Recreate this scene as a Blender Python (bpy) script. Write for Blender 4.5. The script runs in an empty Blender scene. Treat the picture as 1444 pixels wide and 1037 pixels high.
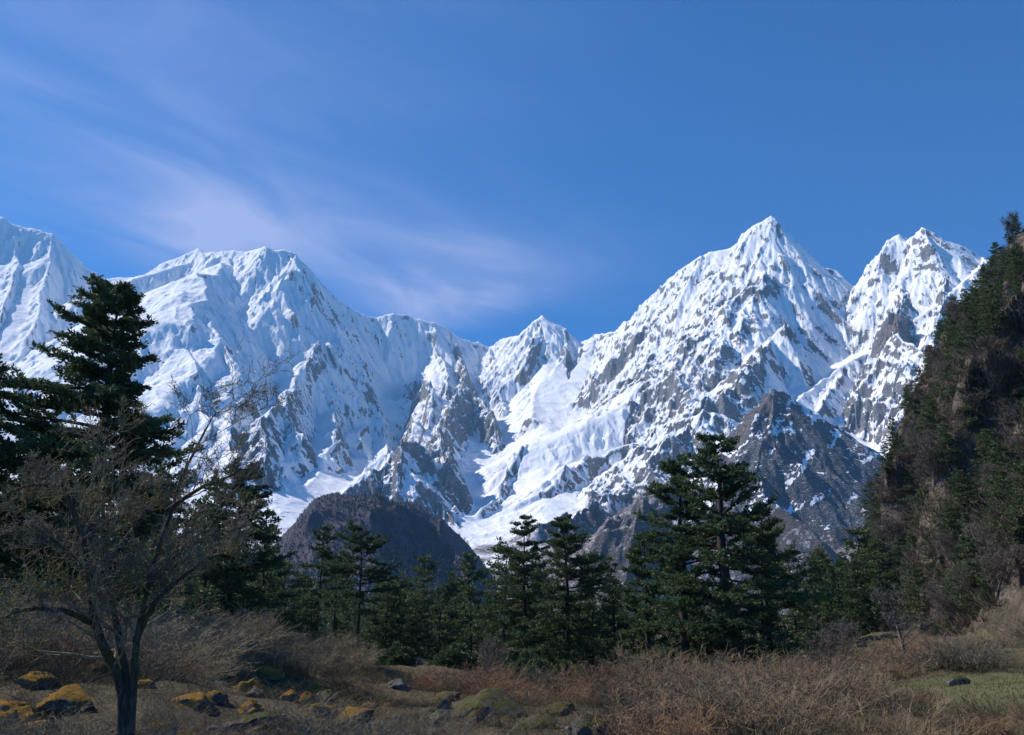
import bpy, math, random
import numpy as np
from mathutils import Vector

# ------------------------------------------------------------------ camera, sky, sun, exposure
SC = bpy.context.scene
W0, H0 = 1444.0, 1037.0
FPX = 1250.0                      # focal length in photo pixels
PITCH = math.radians(15.3)
CAMZ = 1.7
cd = bpy.data.cameras.new('camera'); cam = bpy.data.objects.new('camera', cd)
SC.collection.objects.link(cam); SC.camera = cam
cam.location = (0, 0, CAMZ); cam.rotation_euler = (math.pi/2 + PITCH, 0, 0)
cd.sensor_width = 36; cd.lens = 36*FPX/W0
cd.clip_start = 0.1; cd.clip_end = 60000

SUN_AZ = math.radians(-70)        # from +Y (view direction), negative = to the left
SUN_EL = math.radians(44)
sd = bpy.data.lights.new('sun', 'SUN'); sun = bpy.data.objects.new('sun', sd)
SC.collection.objects.link(sun)
sd.energy = 5.0; sd.angle = math.radians(0.5); sd.color = (1.0, 0.93, 0.86)
S = Vector((math.sin(SUN_AZ)*math.cos(SUN_EL), math.cos(SUN_AZ)*math.cos(SUN_EL), math.sin(SUN_EL)))
sun.rotation_euler = (-S).to_track_quat('-Z', 'Y').to_euler()
sun.location = (0, 0, 500)

SC.view_settings.view_transform = 'Standard'; SC.view_settings.look = 'None'
SC.view_settings.exposure = 0.37; SC.view_settings.gamma = 1.0

wd = bpy.data.worlds.new('World'); SC.world = wd; wd.use_nodes = True
def nd(nt, typ, **kw):
    n = nt.nodes.new(typ)
    for k, v in kw.items():
        if k.startswith('i_'):
            key = k[2:]
            key = int(key) if key.isdigit() else key.replace('_', ' ')
            n.inputs[key].default_value = v
        else: setattr(n, k, v)
    return n
def build_world():
    nt = wd.node_tree; nt.nodes.clear(); L = nt.links.new
    sky = nd(nt, 'ShaderNodeTexSky', sky_type='NISHITA', sun_disc=False, sun_elevation=SUN_EL,
             sun_rotation=SUN_AZ, altitude=3500.0, air_density=1.0, dust_density=0.6, ozone_density=3.5)
    tc = nd(nt, 'ShaderNodeTexCoord')
    # thin cirrus: noise on the plane of the cloud layer (direction / z)
    sx = nd(nt, 'ShaderNodeSeparateXYZ'); L(tc.outputs['Generated'], sx.inputs[0])
    zc = nd(nt, 'ShaderNodeMath', operation='MAXIMUM', i_1=0.03); L(sx.outputs[2], zc.inputs[0])
    dx = nd(nt, 'ShaderNodeMath', operation='DIVIDE'); L(sx.outputs[0], dx.inputs[0]); L(zc.outputs[0], dx.inputs[1])
    dy = nd(nt, 'ShaderNodeMath', operation='DIVIDE'); L(sx.outputs[1], dy.inputs[0]); L(zc.outputs[0], dy.inputs[1])
    cb = nd(nt, 'ShaderNodeCombineXYZ'); L(dx.outputs[0], cb.inputs[0]); L(dy.outputs[0], cb.inputs[1])
    return nt, sky, tc, cb, L
nt, sky, tc, cb, L = build_world()
def cirrus(cb, rot, scl, loc, noise_scale, lo, hi, detail=8, dist=0.6):
    m = nd(nt, 'ShaderNodeMapping', vector_type='TEXTURE'); m.inputs['Rotation'].default_value = (0, 0, rot)
    m.inputs['Scale'].default_value = scl; m.inputs['Location'].default_value = loc
    L(cb.outputs[0], m.inputs[0])
    n = nd(nt, 'ShaderNodeTexNoise', i_Scale=noise_scale, i_Detail=detail, i_Roughness=0.58, i_Distortion=dist)
    L(m.outputs[0], n.inputs['Vector'])
    r = nd(nt, 'ShaderNodeMapRange', interpolation_type='SMOOTHSTEP'); L(n.outputs[0], r.inputs[0])
    r.inputs[1].default_value = lo; r.inputs[2].default_value = hi
    return r.outputs[0]
def mth(op, a, b):
    n = nd(nt, 'ShaderNodeMath', operation=op)
    for i, v in enumerate((a, b)):
        if isinstance(v, (int, float)): n.inputs[i].default_value = v
        else: L(v, n.inputs[i])
    return n.outputs[0]
def blob(cx, cy, rx, ry, rot=0.0):
    """soft elliptical patch of the cloud layer, in direction/z coordinates"""
    m = nd(nt, 'ShaderNodeMapping', vector_type='TEXTURE')
    m.inputs['Location'].default_value = (cx, cy, 0); m.inputs['Rotation'].default_value = (0, 0, rot)
    m.inputs['Scale'].default_value = (rx, ry, 1); L(cb.outputs[0], m.inputs[0])
    ln = nd(nt, 'ShaderNodeVectorMath', operation='LENGTH'); L(m.outputs[0], ln.inputs[0])
    r = nd(nt, 'ShaderNodeMapRange', interpolation_type='SMOOTHSTEP'); L(ln.outputs['Value'], r.inputs[0])
    r.inputs[1].default_value = 1.0; r.inputs[2].default_value = 0.0
    return r.outputs[0]
def dirz(px, py):
    """photo pixel -> cloud plane coordinates"""
    a = math.cos(PITCH); b = math.sin(PITCH)
    u = (px - W0/2)/FPX; v = (H0/2 - py)/FPX
    X, Y, Z = u, a - v*b, b + v*a
    return X/Z, Y/Z
def streak(p0, p1, width):
    a = dirz(*p0); b = dirz(*p1)
    cx, cy = (a[0]+b[0])/2, (a[1]+b[1])/2
    ln = math.hypot(b[0]-a[0], b[1]-a[1])/2
    return blob(cx, cy, ln, width, math.atan2(b[1]-a[1], b[0]-a[0]))
_a = dirz(0, 160); _b = dirz(640, 400); CANG = math.atan2(_b[1]-_a[1], _b[0]-_a[0])
fine = cirrus(cb, CANG+0.12, (1.7, 0.8, 1), (3, 1, 0), 2.0, 0.34, 0.74, detail=10, dist=1.0)
soft = cirrus(cb, CANG-0.1, (1.8, 0.9, 1), (8, 5, 0), 0.55, 0.30, 0.80, detail=4, dist=0.3)
masks = [mth('MULTIPLY', streak((-150, 150), (760, 430), 0.5), 0.5),
         mth('MULTIPLY', streak((-150, 230), (600, 400), 0.6), 0.36),
         mth('MULTIPLY', streak((520, 335), (850, 430), 0.45), 0.75), mth('MULTIPLY', streak((300, 250), (960, 440), 0.6), 0.25),
         mth('MULTIPLY', streak((430, 395), (740, 460), 0.38), 0.95), mth('MULTIPLY', streak((120, 300), (420, 380), 0.5), 0.40),
         mth('MULTIPLY', blob(*dirz(60, 90), 1.3, 1.0), 0.35)]
tot = masks[0]
for m_ in masks[1:]: tot = mth('ADD', tot, m_)
den = mth('MULTIPLY', tot, mth('ADD', mth('MULTIPLY', fine, 0.75), 0.25))
den = mth('ADD', den, mth('MULTIPLY', mth('MULTIPLY', soft, tot), 0.3))
den = mth('MINIMUM', mth('MULTIPLY', den, 0.72), 0.7)
mixc = nd(nt, 'ShaderNodeMix', data_type='RGBA'); L(den, mixc.inputs[0])
tint = nd(nt, 'ShaderNodeMix', data_type='RGBA', blend_type='MULTIPLY'); tint.inputs[0].default_value = 1.0
L(sky.outputs[0], tint.inputs[6]); tint.inputs[7].default_value = (0.09, 0.70, 1.26, 1)
L(tint.outputs[2], mixc.inputs[6]); mixc.inputs[7].default_value = (4.6, 4.9, 7.4, 1)
bg = nd(nt, 'ShaderNodeBackground', i_Strength=0.102); L(mixc.outputs[2], bg.inputs[0])
wo = nd(nt, 'ShaderNodeOutputWorld'); L(bg.outputs[0], wo.inputs[0])

# ------------------------------------------------------------------ helpers
COL = SC.collection
def ray(px, py):
    a = math.cos(PITCH); b = math.sin(PITCH)
    u = (px - W0/2)/FPX; v = (H0/2 - py)/FPX
    X, Y, Z = u, a - v*b, b + v*a
    hd = math.hypot(X, Y)
    return math.atan2(X, Y), Z/hd             # azimuth, tan(elevation)
def at(px, py, D):
    """a photo pixel at horizontal distance D -> world point"""
    th, te = ray(px, py)
    return np.array((D*math.sin(th), D*math.cos(th), CAMZ + D*te))
def sstep(a, b, x):
    t = np.clip((x - a)/(b - a), 0, 1); return t*t*(3 - 2*t)
def hsh(ix, iy, seed):
    h = (ix.astype(np.int64)*374761393 + iy.astype(np.int64)*668265263 + seed*1442695041) & 0xffffffff
    h = ((h ^ (h >> 13))*1274126177) & 0xffffffff
    h = ((h ^ (h >> 16))*2246822519) & 0xffffffff
    return ((h ^ (h >> 15)) & 0xffffff).astype(np.float32)/np.float32(0xffffff)
def vnoise(x, y, seed=0):
    ix = np.floor(x); iy = np.floor(y); fx = x - ix; fy = y - iy
    fx = fx*fx*fx*(fx*(fx*6-15)+10); fy = fy*fy*fy*(fy*(fy*6-15)+10)
    a = hsh(ix, iy, seed); b = hsh(ix+1, iy, seed); c = hsh(ix, iy+1, seed); d = hsh(ix+1, iy+1, seed)
    return (a*(1-fx)+b*fx)*(1-fy) + (c*(1-fx)+d*fx)*fy
def fbm(x, y, oct=5, seed=0, gain=0.5, lac=2.03):
    s = 0; a = 1; n = 0
    for k in range(oct):
        s = s + a*(vnoise(x, y, seed+k)*2-1); n += a; a *= gain
        x, y = (x*0.8 - y*0.6)*lac, (x*0.6 + y*0.8)*lac
    return s/n
def ridged(x, y, oct=5, seed=0, gain=0.5, lac=2.03):
    s = 0; a = 1; n = 0; w = 1
    for k in range(oct):
        v = 1 - np.abs(vnoise(x, y, seed+k)*2-1); v = v*v*w; w = np.clip(v*1.6, 0, 1)
        s = s + a*v; n += a; a *= gain
        x, y = (x*0.8 - y*0.6)*lac, (x*0.6 + y*0.8)*lac
    return s/n
def link(o): COL.objects.link(o); return o
def mesh_np(name, V, F, mat=None, smooth=True, parent=None, attrs=None):
    """V (n,3); F (m,k) index array"""
    me = bpy.data.meshes.new(name)
    V = np.ascontiguousarray(V, dtype=np.float32); F = np.ascontiguousarray(F, dtype=np.int32)
    me.vertices.add(len(V)); me.vertices.foreach_set('co', V.ravel())
    k = F.shape[1]
    me.loops.add(F.size); me.loops.foreach_set('vertex_index', F.ravel())
    me.polygons.add(len(F)); me.polygons.foreach_set('loop_start', np.arange(0, F.size, k, dtype=np.int32))
    me.polygons.foreach_set('use_smooth', np.full(len(F), smooth))
    if attrs:
        for an, av in attrs.items():
            if av.ndim == 2:
                at_ = me.attributes.new(an, 'FLOAT_COLOR', 'POINT')
                c = np.ones((len(av), 4), np.float32); c[:, :3] = av; at_.data.foreach_set('color', c.ravel())
            else:
                at_ = me.attributes.new(an, 'FLOAT', 'POINT'); at_.data.foreach_set('value', av.astype(np.float32).ravel())
    me.update()
    if mat: me.materials.append(mat)
    o = bpy.data.objects.new(name, me); link(o)
    if parent: o.parent = parent
    return o
def grid_faces(nr, nc):
    i = np.arange(nr-1)[:, None]*nc + np.arange(nc-1)[None, :]
    return np.stack([i, i+1, i+nc+1, i+nc], -1).reshape(-1, 4)
def tag(o, label=None, cat=None, group=None, kind=None):
    if label: o['label'] = label
    if cat: o['category'] = cat
    if group: o['group'] = group
    if kind: o['kind'] = kind
    return o
class NT:
    """tiny node-material builder"""
    def __init__(s, name):
        s.m = bpy.data.materials.new(name); s.m.use_nodes = True; s.t = s.m.node_tree; s.t.nodes.clear()
        s.out = s.t.nodes.new('ShaderNodeOutputMaterial')
    def n(s, typ, **kw): return nd(s.t, typ, **kw)
    def l(s, a, b): s.t.links.new(a, b)
    def set(s, sock, v):
        if isinstance(v, bpy.types.NodeSocket): s.l(v, sock)
        elif isinstance(v, tuple) and len(v) == 3 and sock.type == 'RGBA': sock.default_value = (*v, 1)
        else: sock.default_value = v
    def math(s, op, a, b=0.0, clamp=False):
        n = s.n('ShaderNodeMath', operation=op, use_clamp=clamp); s.set(n.inputs[0], a); s.set(n.inputs[1], b); return n.outputs[0]
    def mix(s, f, a, b, mode='MIX'):
        n = s.n('ShaderNodeMix', data_type='RGBA', blend_type=mode); s.set(n.inputs[0], f); s.set(n.inputs[6], a); s.set(n.inputs[7], b); return n.outputs[2]
    def rng(s, v, a, b, c=0.0, d=1.0, smooth=True):
        n = s.n('ShaderNodeMapRange'); n.interpolation_type = 'SMOOTHSTEP' if smooth else 'LINEAR'
        s.set(n.inputs[0], v); n.inputs[1].default_value = a; n.inputs[2].default_value = b; n.inputs[3].default_value = c; n.inputs[4].default_value = d
        return n.outputs[0]
    def noise(s, scale, detail=6, rough=0.55, dist=0.0, vec=None):
        n = s.n('ShaderNodeTexNoise'); n.inputs['Scale'].default_value = scale; n.inputs['Detail'].default_value = detail
        n.inputs['Roughness'].default_value = rough; n.inputs['Distortion'].default_value = dist
        if vec is None: vec = s.pos()
        s.l(vec, n.inputs['Vector']); return n.outputs[0]
    def pos(s):
        if not hasattr(s, '_p'): s._p = s.n('ShaderNodeNewGeometry').outputs['Position']
        return s._p
    def obj(s): return s.n('ShaderNodeTexCoord').outputs['Object']
    def map(s, vec, scale=(1, 1, 1), rot=(0, 0, 0)):
        n = s.n('ShaderNodeMapping'); n.inputs['Scale'].default_value = scale; n.inputs['Rotation'].default_value = rot
        s.l(vec, n.inputs[0]); return n.outputs[0]
    def attr(s, name, out='Fac'):
        n = s.n('ShaderNodeAttribute'); n.attribute_name = name; return n.outputs[out]
    def bump(s, h, dist, strength=1.0, normal=None):
        n = s.n('ShaderNodeBump'); n.inputs['Distance'].default_value = dist; s.set(n.inputs['Strength'], strength)
        s.set(n.inputs['Height'], h)
        if normal: s.l(normal, n.inputs['Normal'])
        return n.outputs[0]
    def bsdf(s, col, rough=0.9, normal=None, spec=0.2, translucent=None):
        b = s.n('ShaderNodeBsdfPrincipled'); s.set(b.inputs['Base Color'], col); s.set(b.inputs['Roughness'], rough)
        b.inputs['Specular IOR Level'].default_value = spec
        if normal: s.l(normal, b.inputs['Normal'])
        o = b.outputs[0]
        if translucent:
            t = s.n('ShaderNodeBsdfTranslucent'); s.set(t.inputs[0], translucent[0])
            mx = s.n('ShaderNodeMixShader'); mx.inputs[0].default_value = translucent[1]
            s.l(o, mx.inputs[1]); s.l(t.outputs[0], mx.inputs[2]); o = mx.outputs[0]
        s.l(o, s.out.inputs['Surface']); return s.m

# ------------------------------------------------------------------ snow mountains (heightfield on a fan grid)
#SKY crest: px, py, D(km)
CREST = [(-900,520,9.5),(-500,500,9.5),(-250,460,9.5),(-120,390,9.4),(-50,330,9.2),(0,306,9.0),(18,316,9.0),(36,323,9.0),(74,327,8.9),(88,341,8.9),(100,354,8.9),(125,376,8.9),(148,391,8.9),
 (185,389,8.8),(205,386,8.7),(230,372,8.6),(250,363,8.5),(270,354,8.4),(281,348,8.4),(287,355,8.3),(300,353,8.2),(325,353,8.1),(345,354,8.0),(362,350,7.8),(375,345,7.7),
 (388,352,7.7),(402,351,7.7),(418,356,7.7),(433,371,7.8),(448,390,7.9),(466,411,8.0),(490,429,8.1),(512,442,8.2),(530,446,8.3),(548,441,8.3),(575,441,8.4),(590,448,8.4),(612,453,8.4),
 (636,464,8.5),(650,474,8.6),(668,480,8.7),(690,487,8.8),(712,476,8.8),(735,473,8.6),(744,462,8.2),(756,447,8.0),(764,442,8.0),(776,450,8.0),(795,460,8.0),(806,470,8.0),
 (816,483,8.0),(836,473,7.8),(858,467,7.5),(872,464,7.3),(880,452,7.2),(893,453,7.1),(903,432,7.0),(918,415,6.9),(935,399,6.8),(958,380,6.75),(975,368,6.7),(996,355,6.65),
 (1012,351,6.6),(1028,349,6.6),(1038,338,6.55),(1047,326,6.5),(1056,317,6.5),(1064,314,6.5),(1074,310,6.5),(1082,302,6.5),(1089,312,6.5),(1100,336,6.5),(1115,341,6.5),(1128,352,6.55),
 (1142,361,6.6),(1158,374,6.6),(1172,376,6.65),(1188,384,6.7),(1200,396,6.75),(1212,412,6.8),(1222,392,6.6),(1228,376,6.5),(1240,352,6.4),(1256,332,6.3),(1266,329,6.3),
 (1278,337,6.3),(1290,328,6.25),(1302,320,6.2),(1318,325,6.2),(1334,336,6.2),(1350,342,6.2),(1368,350,6.2),(1388,360,6.2),(1410,369,6.2),(1444,362,6.1),(1500,340,6.0),(1600,380,5.9),(1800,350,5.8),(2300,400,5.8)]
# interior ribs: (points (px,py,raise m)), flank slope left, right, rockiness
RIBS = [
 # left massif
 ([(74,327,0),(70,360,50),(62,400,60),(50,450,60),(30,500,40)], 0.7, 1.1, 0.05),
 ([(125,376,0),(150,420,60),(165,470,80),(150,540,60)], 0.9, 1.3, 0.05),
 ([(18,316,0),(25,360,40),(10,410,60),(-10,470,50)], 0.8, 1.3, 0.0),
 # big left peak: the sunlit / shaded arete
 ([(375,345,0),(370,362,220),(352,385,430),(322,415,500),(298,442,420),(275,466,200),(252,486,40)], 0.45, 0.70, 0.12),
 ([(425,400,-150),(440,440,-380),(448,500,-520),(452,560,-480),(448,610,-320),(440,650,-150),(425,690,-30)], 0.85, 0.42, 'carve'),
 ([(281,348,0),(264,370,50),(240,385,50),(205,400,20)], 0.5, 1.4, 0.1),
 ([(298,442,30),(318,478,60),(338,512,100),(346,545,150),(335,578,150),(322,620,120),(342,650,80),(372,690,30)], 0.5, 1.1, 0.25),
 ([(262,490,30),(275,520,60),(285,560,60),(300,600,50)], 0.5, 1.2, 0.1),
 ([(418,356,0),(432,400,60),(453,445,110),(470,480,170),(482,515,190),(472,560,170),(480,598,170),(500,630,110),(515,665,40)], 0.75, 1.3, 0.35),
 ([(453,445,110),(425,500,110),(400,545,150),(412,580,170),(428,610,150),(438,645,50)], 0.9, 1.4, 0.5),
 ([(400,545,150),(372,590,150),(378,640,110),(395,672,30)], 0.9, 1.4, 0.5),
 ([(490,429,0),(520,475,70),(545,520,100),(550,560,90),(537,595,60)], 0.9, 1.3, 0.35),
 # centre wall
 ([(548,441,0),(572,478,60),(594,512,100),(582,560,110),(562,600,140),(567,618,190),(548,645,180),(520,668,140),(495,690,60)], 0.75, 1.3, 0.4),
 ([(594,512,100),(610,545,90),(604,580,80),(590,610,60)], 0.9, 1.4, 0.3),
 ([(612,453,0),(618,490,60),(632,530,90),(628,560,80)], 1.0, 1.4, 0.3),
 ([(567,618,190),(598,642,170),(618,672,140),(636,706,80),(648,735,20)], 0.9, 1.4, 0.8),
 ([(636,464,0),(652,500,70),(655,540,140),(672,560,190),(690,578,190),(704,604,120),(700,630,40)], 1.2, 1.7, 1.0),
 ([(655,540,140),(634,572,170),(620,612,140),(630,650,90),(648,690,30)], 1.1, 1.5, 0.9),
 ([(690,487,0),(700,520,50),(706,548,70),(716,575,50)], 1.0, 1.5, 0.4),
 ([(764,442,0),(757,470,60),(740,500,110),(722,528,90)], 1.0, 1.6, 0.4),
 ([(795,460,0),(800,495,90),(786,530,150),(770,560,150),(750,582,70)], 1.1, 1.7, 0.7),
 ([(836,473,0),(842,505,90),(820,540,150),(806,562,110)], 1.1, 1.7, 0.7),
 ([(880,452,0),(882,485,110),(898,512,150),(905,536,70)], 1.1, 1.7, 0.7),
 # main peak
 ([(895,500,-30),(932,497,-100),(905,540,-80),(865,572,-50),(800,610,-40)], 0.45, 0.45, 'carve'),
 ([(1208,425,-60),(1197,475,-130),(1170,525,-130),(1125,560,-90),(1085,590,-50)], 0.55, 0.55, 'carve'),
 ([(935,399,0),(952,425,30),(964,440,110),(974,436,170),(990,455,180),(968,478,130),(950,492,50)], 1.3, 1.7, 0.9),
 ([(1012,351,0),(1010,385,70),(1002,420,110),(1018,455,130),(1030,480,60)], 1.0, 1.5, 0.55),
 ([(1056,313,0),(1046,345,50),(1034,378,80),(1030,410,110),(1040,440,100)], 1.0, 1.4, 0.45),
 ([(1082,302,0),(1075,345,50),(1066,378,90),(1060,410,120),(1070,440,120)], 1.0, 1.5, 0.45),
 ([(1090,318,0),(1100,365,100),(1110,410,160),(1102,445,190),(1085,480,200),(1058,510,200),(1030,535,190),(1005,552,180),(985,572,170),(965,600,150),(945,628,110),(925,655,60)], 0.6, 1.6, 0.85),
 ([(1102,445,190),(1125,472,170),(1130,503,110),(1120,525,30)], 1.2, 1.6, 0.8),
 ([(1142,361,0),(1150,400,90),(1165,430,110),(1170,470,60)], 1.0, 1.5, 0.5),
 ([(1188,384,0),(1192,425,60),(1185,455,50)], 1.0, 1.5, 0.3),
 ([(905,536,10),(880,570,25),(850,600,30),(815,625,30),(790,650,25),(770,680,5)], 0.35, 0.7, 0.02),
 ([(985,572,90),(950,590,40),(910,610,35),(870,628,60),(840,638,80),(800,662,80),(775,690,30)], 0.4, 1.2, 0.35),
 ([(925,655,50),(890,680,70),(860,700,80),(830,715,80),(795,728,75),(760,742,50),(725,752,20)], 0.45, 0.9, 0.7),
 ([(1000,640,80),(950,680,120),(905,720,130),(870,750,120),(840,785,90)], 0.5, 1.0, 1.0),
 ([(745,625,20),(722,650,45),(705,690,45),(690,720,25)], 0.6, 1.0, 0.4),
 # right peak
 ([(1258,332,0),(1250,370,50),(1238,410,80),(1228,450,60)], 1.0, 1.5, 0.35),
 ([(1302,320,0),(1292,360,60),(1275,395,130),(1263,430,170),(1262,470,170),(1256,500,120),(1235,520,40)], 1.3, 1.7, 1.0),
 ([(1345,340,0),(1335,385,80),(1325,425,100),(1318,470,100),(1300,520,150),(1290,550,150),(1262,580,90)], 1.0, 1.5, 0.5),
 ([(1262,470,170),(1290,480,140),(1320,510,110),(1340,550,60)], 1.0, 1.4, 0.5),
 ([(1256,540,90),(1225,560,130),(1205,560,150),(1195,580,100)], 1.0, 1.6, 0.9),
 ([(1185,520,30),(1165,560,60),(1140,590,50)], 0.8, 1.2, 0.3),
]
# the dark pyramid in front: own distances in km
PYR = [
 ([(1090,556,3.55),(1072,575,3.5),(1050,605,3.42),(1025,632,3.35),(1000,662,3.27),(970,700,3.15),(930,750,3.0),(900,800,2.8)], 0.95),
 ([(1090,556,3.55),(1115,566,3.6),(1145,578,3.65),(1180,607,3.75),(1215,636,3.8),(1250,655,3.85),(1300,670,3.9),(1400,690,4.0)], 0.85),
 ([(1090,556,3.55),(1085,600,3.3),(1075,650,3.1),(1090,690,2.95),(1130,725,2.8),(1180,765,2.6),(1240,810,2.3)], 0.85),
 ([(1145,578,3.65),(1150,640,3.35),(1190,690,3.15),(1240,720,3.0)], 0.9),
]

Q = 1.0
TH0, TH1, NC = math.radians(-47), math.radians(44), int(1750*Q)
R0, R1, NR = 2300.0, 10200.0, int(950*Q)
th = np.linspace(TH0, TH1, NC); rr = R0*(R1/R0)**np.linspace(0, 1, NR); F32 = np.float32
cr = np.array([(ray(p, q)[0], ray(p, q)[1]*d*1000 + CAMZ, d*1000) for p, q, d in CREST])
o_ = np.argsort(cr[:, 0]); cr = cr[o_]
def gsm(a, s):
    k = np.exp(-0.5*(np.arange(-3*s, 3*s+1)/s)**2); k /= k.sum()
    return np.convolve(np.pad(a, 3*s, mode='edge'), k, 'valid')
czc = gsm(np.interp(th, cr[:, 0], cr[:, 1]), 16*NC//1750); cdc = gsm(np.interp(th, cr[:, 0], cr[:, 2]), 16*NC//1750)
BASE_R, BASE_Z = 2700.0, 130.0
def floor_h(ti, r, zc, dc):
    t = np.clip((r - BASE_R)/(dc - BASE_R), -0.3, None)
    tt = np.clip(t, 0, 1)
    f = BASE_Z + (zc - 230 - BASE_Z)*(0.72*tt**1.15 + 0.28*tt**2.2)
    f = np.where(t > 1, np.maximum(zc - 230 - (r - dc)*1.0, -100), f)
    return np.where(t < 0, BASE_Z + t*500, f)
def solve(px, py, raise_):
    """the point a given height above the terrain built so far that is seen at this photo pixel"""
    a, te = ray(px, py); c = int(round((a-TH0)/(TH1-TH0)*(NC-1)))
    r = np.linspace(2400, cdc[c], 3000); g = np.interp(r, rr, Hm[:, c]) + raise_ - (CAMZ + r*te)
    i = np.argmax(g >= 0) if (g >= 0).any() else len(r)-1
    return np.array((r[i]*math.sin(a), r[i]*math.cos(a), CAMZ + r[i]*te))
TT, RR = np.meshgrid(th.astype(np.float32), rr.astype(np.float32)); X = RR*np.sin(TT); Y = RR*np.cos(TT)
FLOOR = floor_h(0, RR, czc[None, :].astype(F32), cdc[None, :].astype(F32))
# warp the plan coordinates a little so that ribs are not straight
WX = X + 45*fbm(X/420, Y/420, 4, 11); WY = Y + 45*fbm(X/420, Y/420, 4, 31)
def tent(P, slopeL, slopeR, H, RK, rock, acc, sg=1):
    for a, b in zip(P[:-1], P[1:]):
        L_ = max(abs(a[2]-FL_MIN), 600)
        reach = 1500 if acc is None else acc
        x0, x1 = min(a[0], b[0])-reach, max(a[0], b[0])+reach; y0, y1 = min(a[1], b[1])-reach, max(a[1], b[1])+reach
        ta = np.array([math.atan2(x, y) for x in (x0, x1) for y in (max(y0, 500), y1)])
        c0 = max(0, int((ta.min()-TH0)/(TH1-TH0)*NC)-2); c1 = min(NC, int((ta.max()-TH0)/(TH1-TH0)*NC)+3)
        ra = math.hypot(0 if x0*x1 < 0 else min(abs(x0), abs(x1)), max(y0, 1)); rb = math.hypot(max(abs(x0), abs(x1)), y1)
        q0 = max(0, np.searchsorted(rr, ra)-2); q1 = min(NR, np.searchsorted(rr, rb)+2)
        if c1 <= c0 or q1 <= q0: continue
        x = WX[q0:q1, c0:c1]; y = WY[q0:q1, c0:c1]
        dx, dy = b[0]-a[0], b[1]-a[1]; l2 = dx*dx+dy*dy+1e-6
        t = np.clip(((x-a[0])*dx+(y-a[1])*dy)/l2, 0, 1)
        d = np.sqrt((x-a[0]-t*dx)**2+(y-a[1]-t*dy)**2)
        cs = (dx*(y-a[1])-dy*(x-a[0]))/math.sqrt(l2)/(d+1); sl = slopeL + (slopeR-slopeL)*sstep(-0.5, 0.5, cs)
        h = a[2]+(b[2]-a[2])*t - sl*d - (0.00012*d*d if slopeL > 0.3 else 0.0007*np.clip(d-900, 0, None)**2)
        Hs = sg*H[q0:q1, c0:c1]; m = h > Hs
        RK[q0:q1, c0:c1] = np.where(m, rock*np.clip((h-FLOOR[q0:q1, c0:c1])/60, 0, 1), RK[q0:q1, c0:c1])
        H[q0:q1, c0:c1] = sg*np.maximum(h, Hs)
FL_MIN = 0
Hm = FLOOR + 40*fbm(X/900, Y/900, 3, 77); RK = np.zeros_like(Hm)
crest3 = [(z_, )for z_ in ()]
crestP = [np.array((d*math.sin(a), d*math.cos(a), z)) for a, z, d in cr]
tent(crestP, 1.1, 1.75, Hm, RK, 0.2, 1500)
for pts, sl, sr, rk in RIBS:
    P = []
    for k, (p, q, ra) in enumerate(pts):
        v = solve(p, q, ra)

        if ra == 0 and k == 0:
            j = np.argmin([abs(p-c[0]) for c in CREST]); v = at(CREST[j][0], CREST[j][1], CREST[j][2]*1000)
        P.append(v)
    if rk == 'carve':
        tent([v*(1, 1, -1) for v in P], sl, sr, Hm, RK, 0.0, 1500, -1); continue
    tent(P, sl*1.12, sr*1.2, Hm, RK, rk, 3000 if sl < 0.3 else 1500)
CAP = (np.interp(th, cr[:, 0], (cr[:, 1]-CAMZ)/cr[:, 2])[None, :]*RR).astype(F32); Hm = np.minimum(Hm, CAP)
# the great wall right of the left peak leans away to the right
_pxa = 722 + 1250*np.tan(TT); _drop = 0.36*np.clip(_pxa-345, 0, None)/1250*RR*sstep(615, 540, _pxa)*sstep(0, 700, cdc[None, :]-RR)*sstep(4200, 5000, RR)
Hm = (Hm - _drop).astype(F32)
tent(crestP, 1.35, 1.5, Hm, RK, 0.2, 1500)
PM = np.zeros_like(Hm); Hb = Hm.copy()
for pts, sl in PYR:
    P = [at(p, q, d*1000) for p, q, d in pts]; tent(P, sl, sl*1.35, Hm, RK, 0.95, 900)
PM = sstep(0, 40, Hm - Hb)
def smooth2(A, k):
    for _ in range(k):
        A = np.pad(A, 1, mode='edge'); A = (A[1:-1, 1:-1]*2 + A[:-2, 1:-1] + A[2:, 1:-1] + A[1:-1, :-2] + A[1:-1, 2:])/6
    return A
def gradient(H):
    dr = np.gradient(H, axis=0)/np.gradient(rr)[:, None]; dt = np.gradient(H, axis=1)/(th[1]-th[0])/RR
    s, c = np.sin(TT), np.cos(TT)
    return dr*s + dt*c, dr*c - dt*s
def erosion(px, py, dx, dy, seed):
    ix = np.floor(px); iy = np.floor(py); fx = px-ix; fy = py-iy
    v = np.zeros_like(px); gx = np.zeros_like(px); gy = np.zeros_like(px); wt = np.zeros_like(px)
    for i in range(-2, 2):
        for j in range(-2, 2):
            hx = hsh(ix-i, iy-j, seed)*0.5; hy = hsh(ix-i, iy-j, seed+57)*0.5
            ax = fx+i-hx; ay = fy+j-hy
            w = np.exp(-2*(ax*ax+ay*ay)); wt += w
            m = (ax*dx+ay*dy)*2*math.pi
            s = -np.sin(m)*w
            v += np.cos(m)*w; gx += s*dx; gy += s*dy
    return v/wt, gx/wt, gy/wt
Hs_ = smooth2(Hm, 3)
gx, gy = gradient(smooth2(Hs_, 10))
sl_ = np.sqrt(gx*gx+gy*gy)+1e-6
hard = np.clip(0.10 + 0.8*RK + 0.6*sstep(0.75, 1.15, sl_), 0, 1.1)*(1-0.5*PM)
scale0 = 235.0; amp = 27.0; hx = np.zeros_like(gx); hy = np.zeros_like(gx); E = np.zeros_like(gx)
f = 1.0; a_ = 1.0
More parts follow.
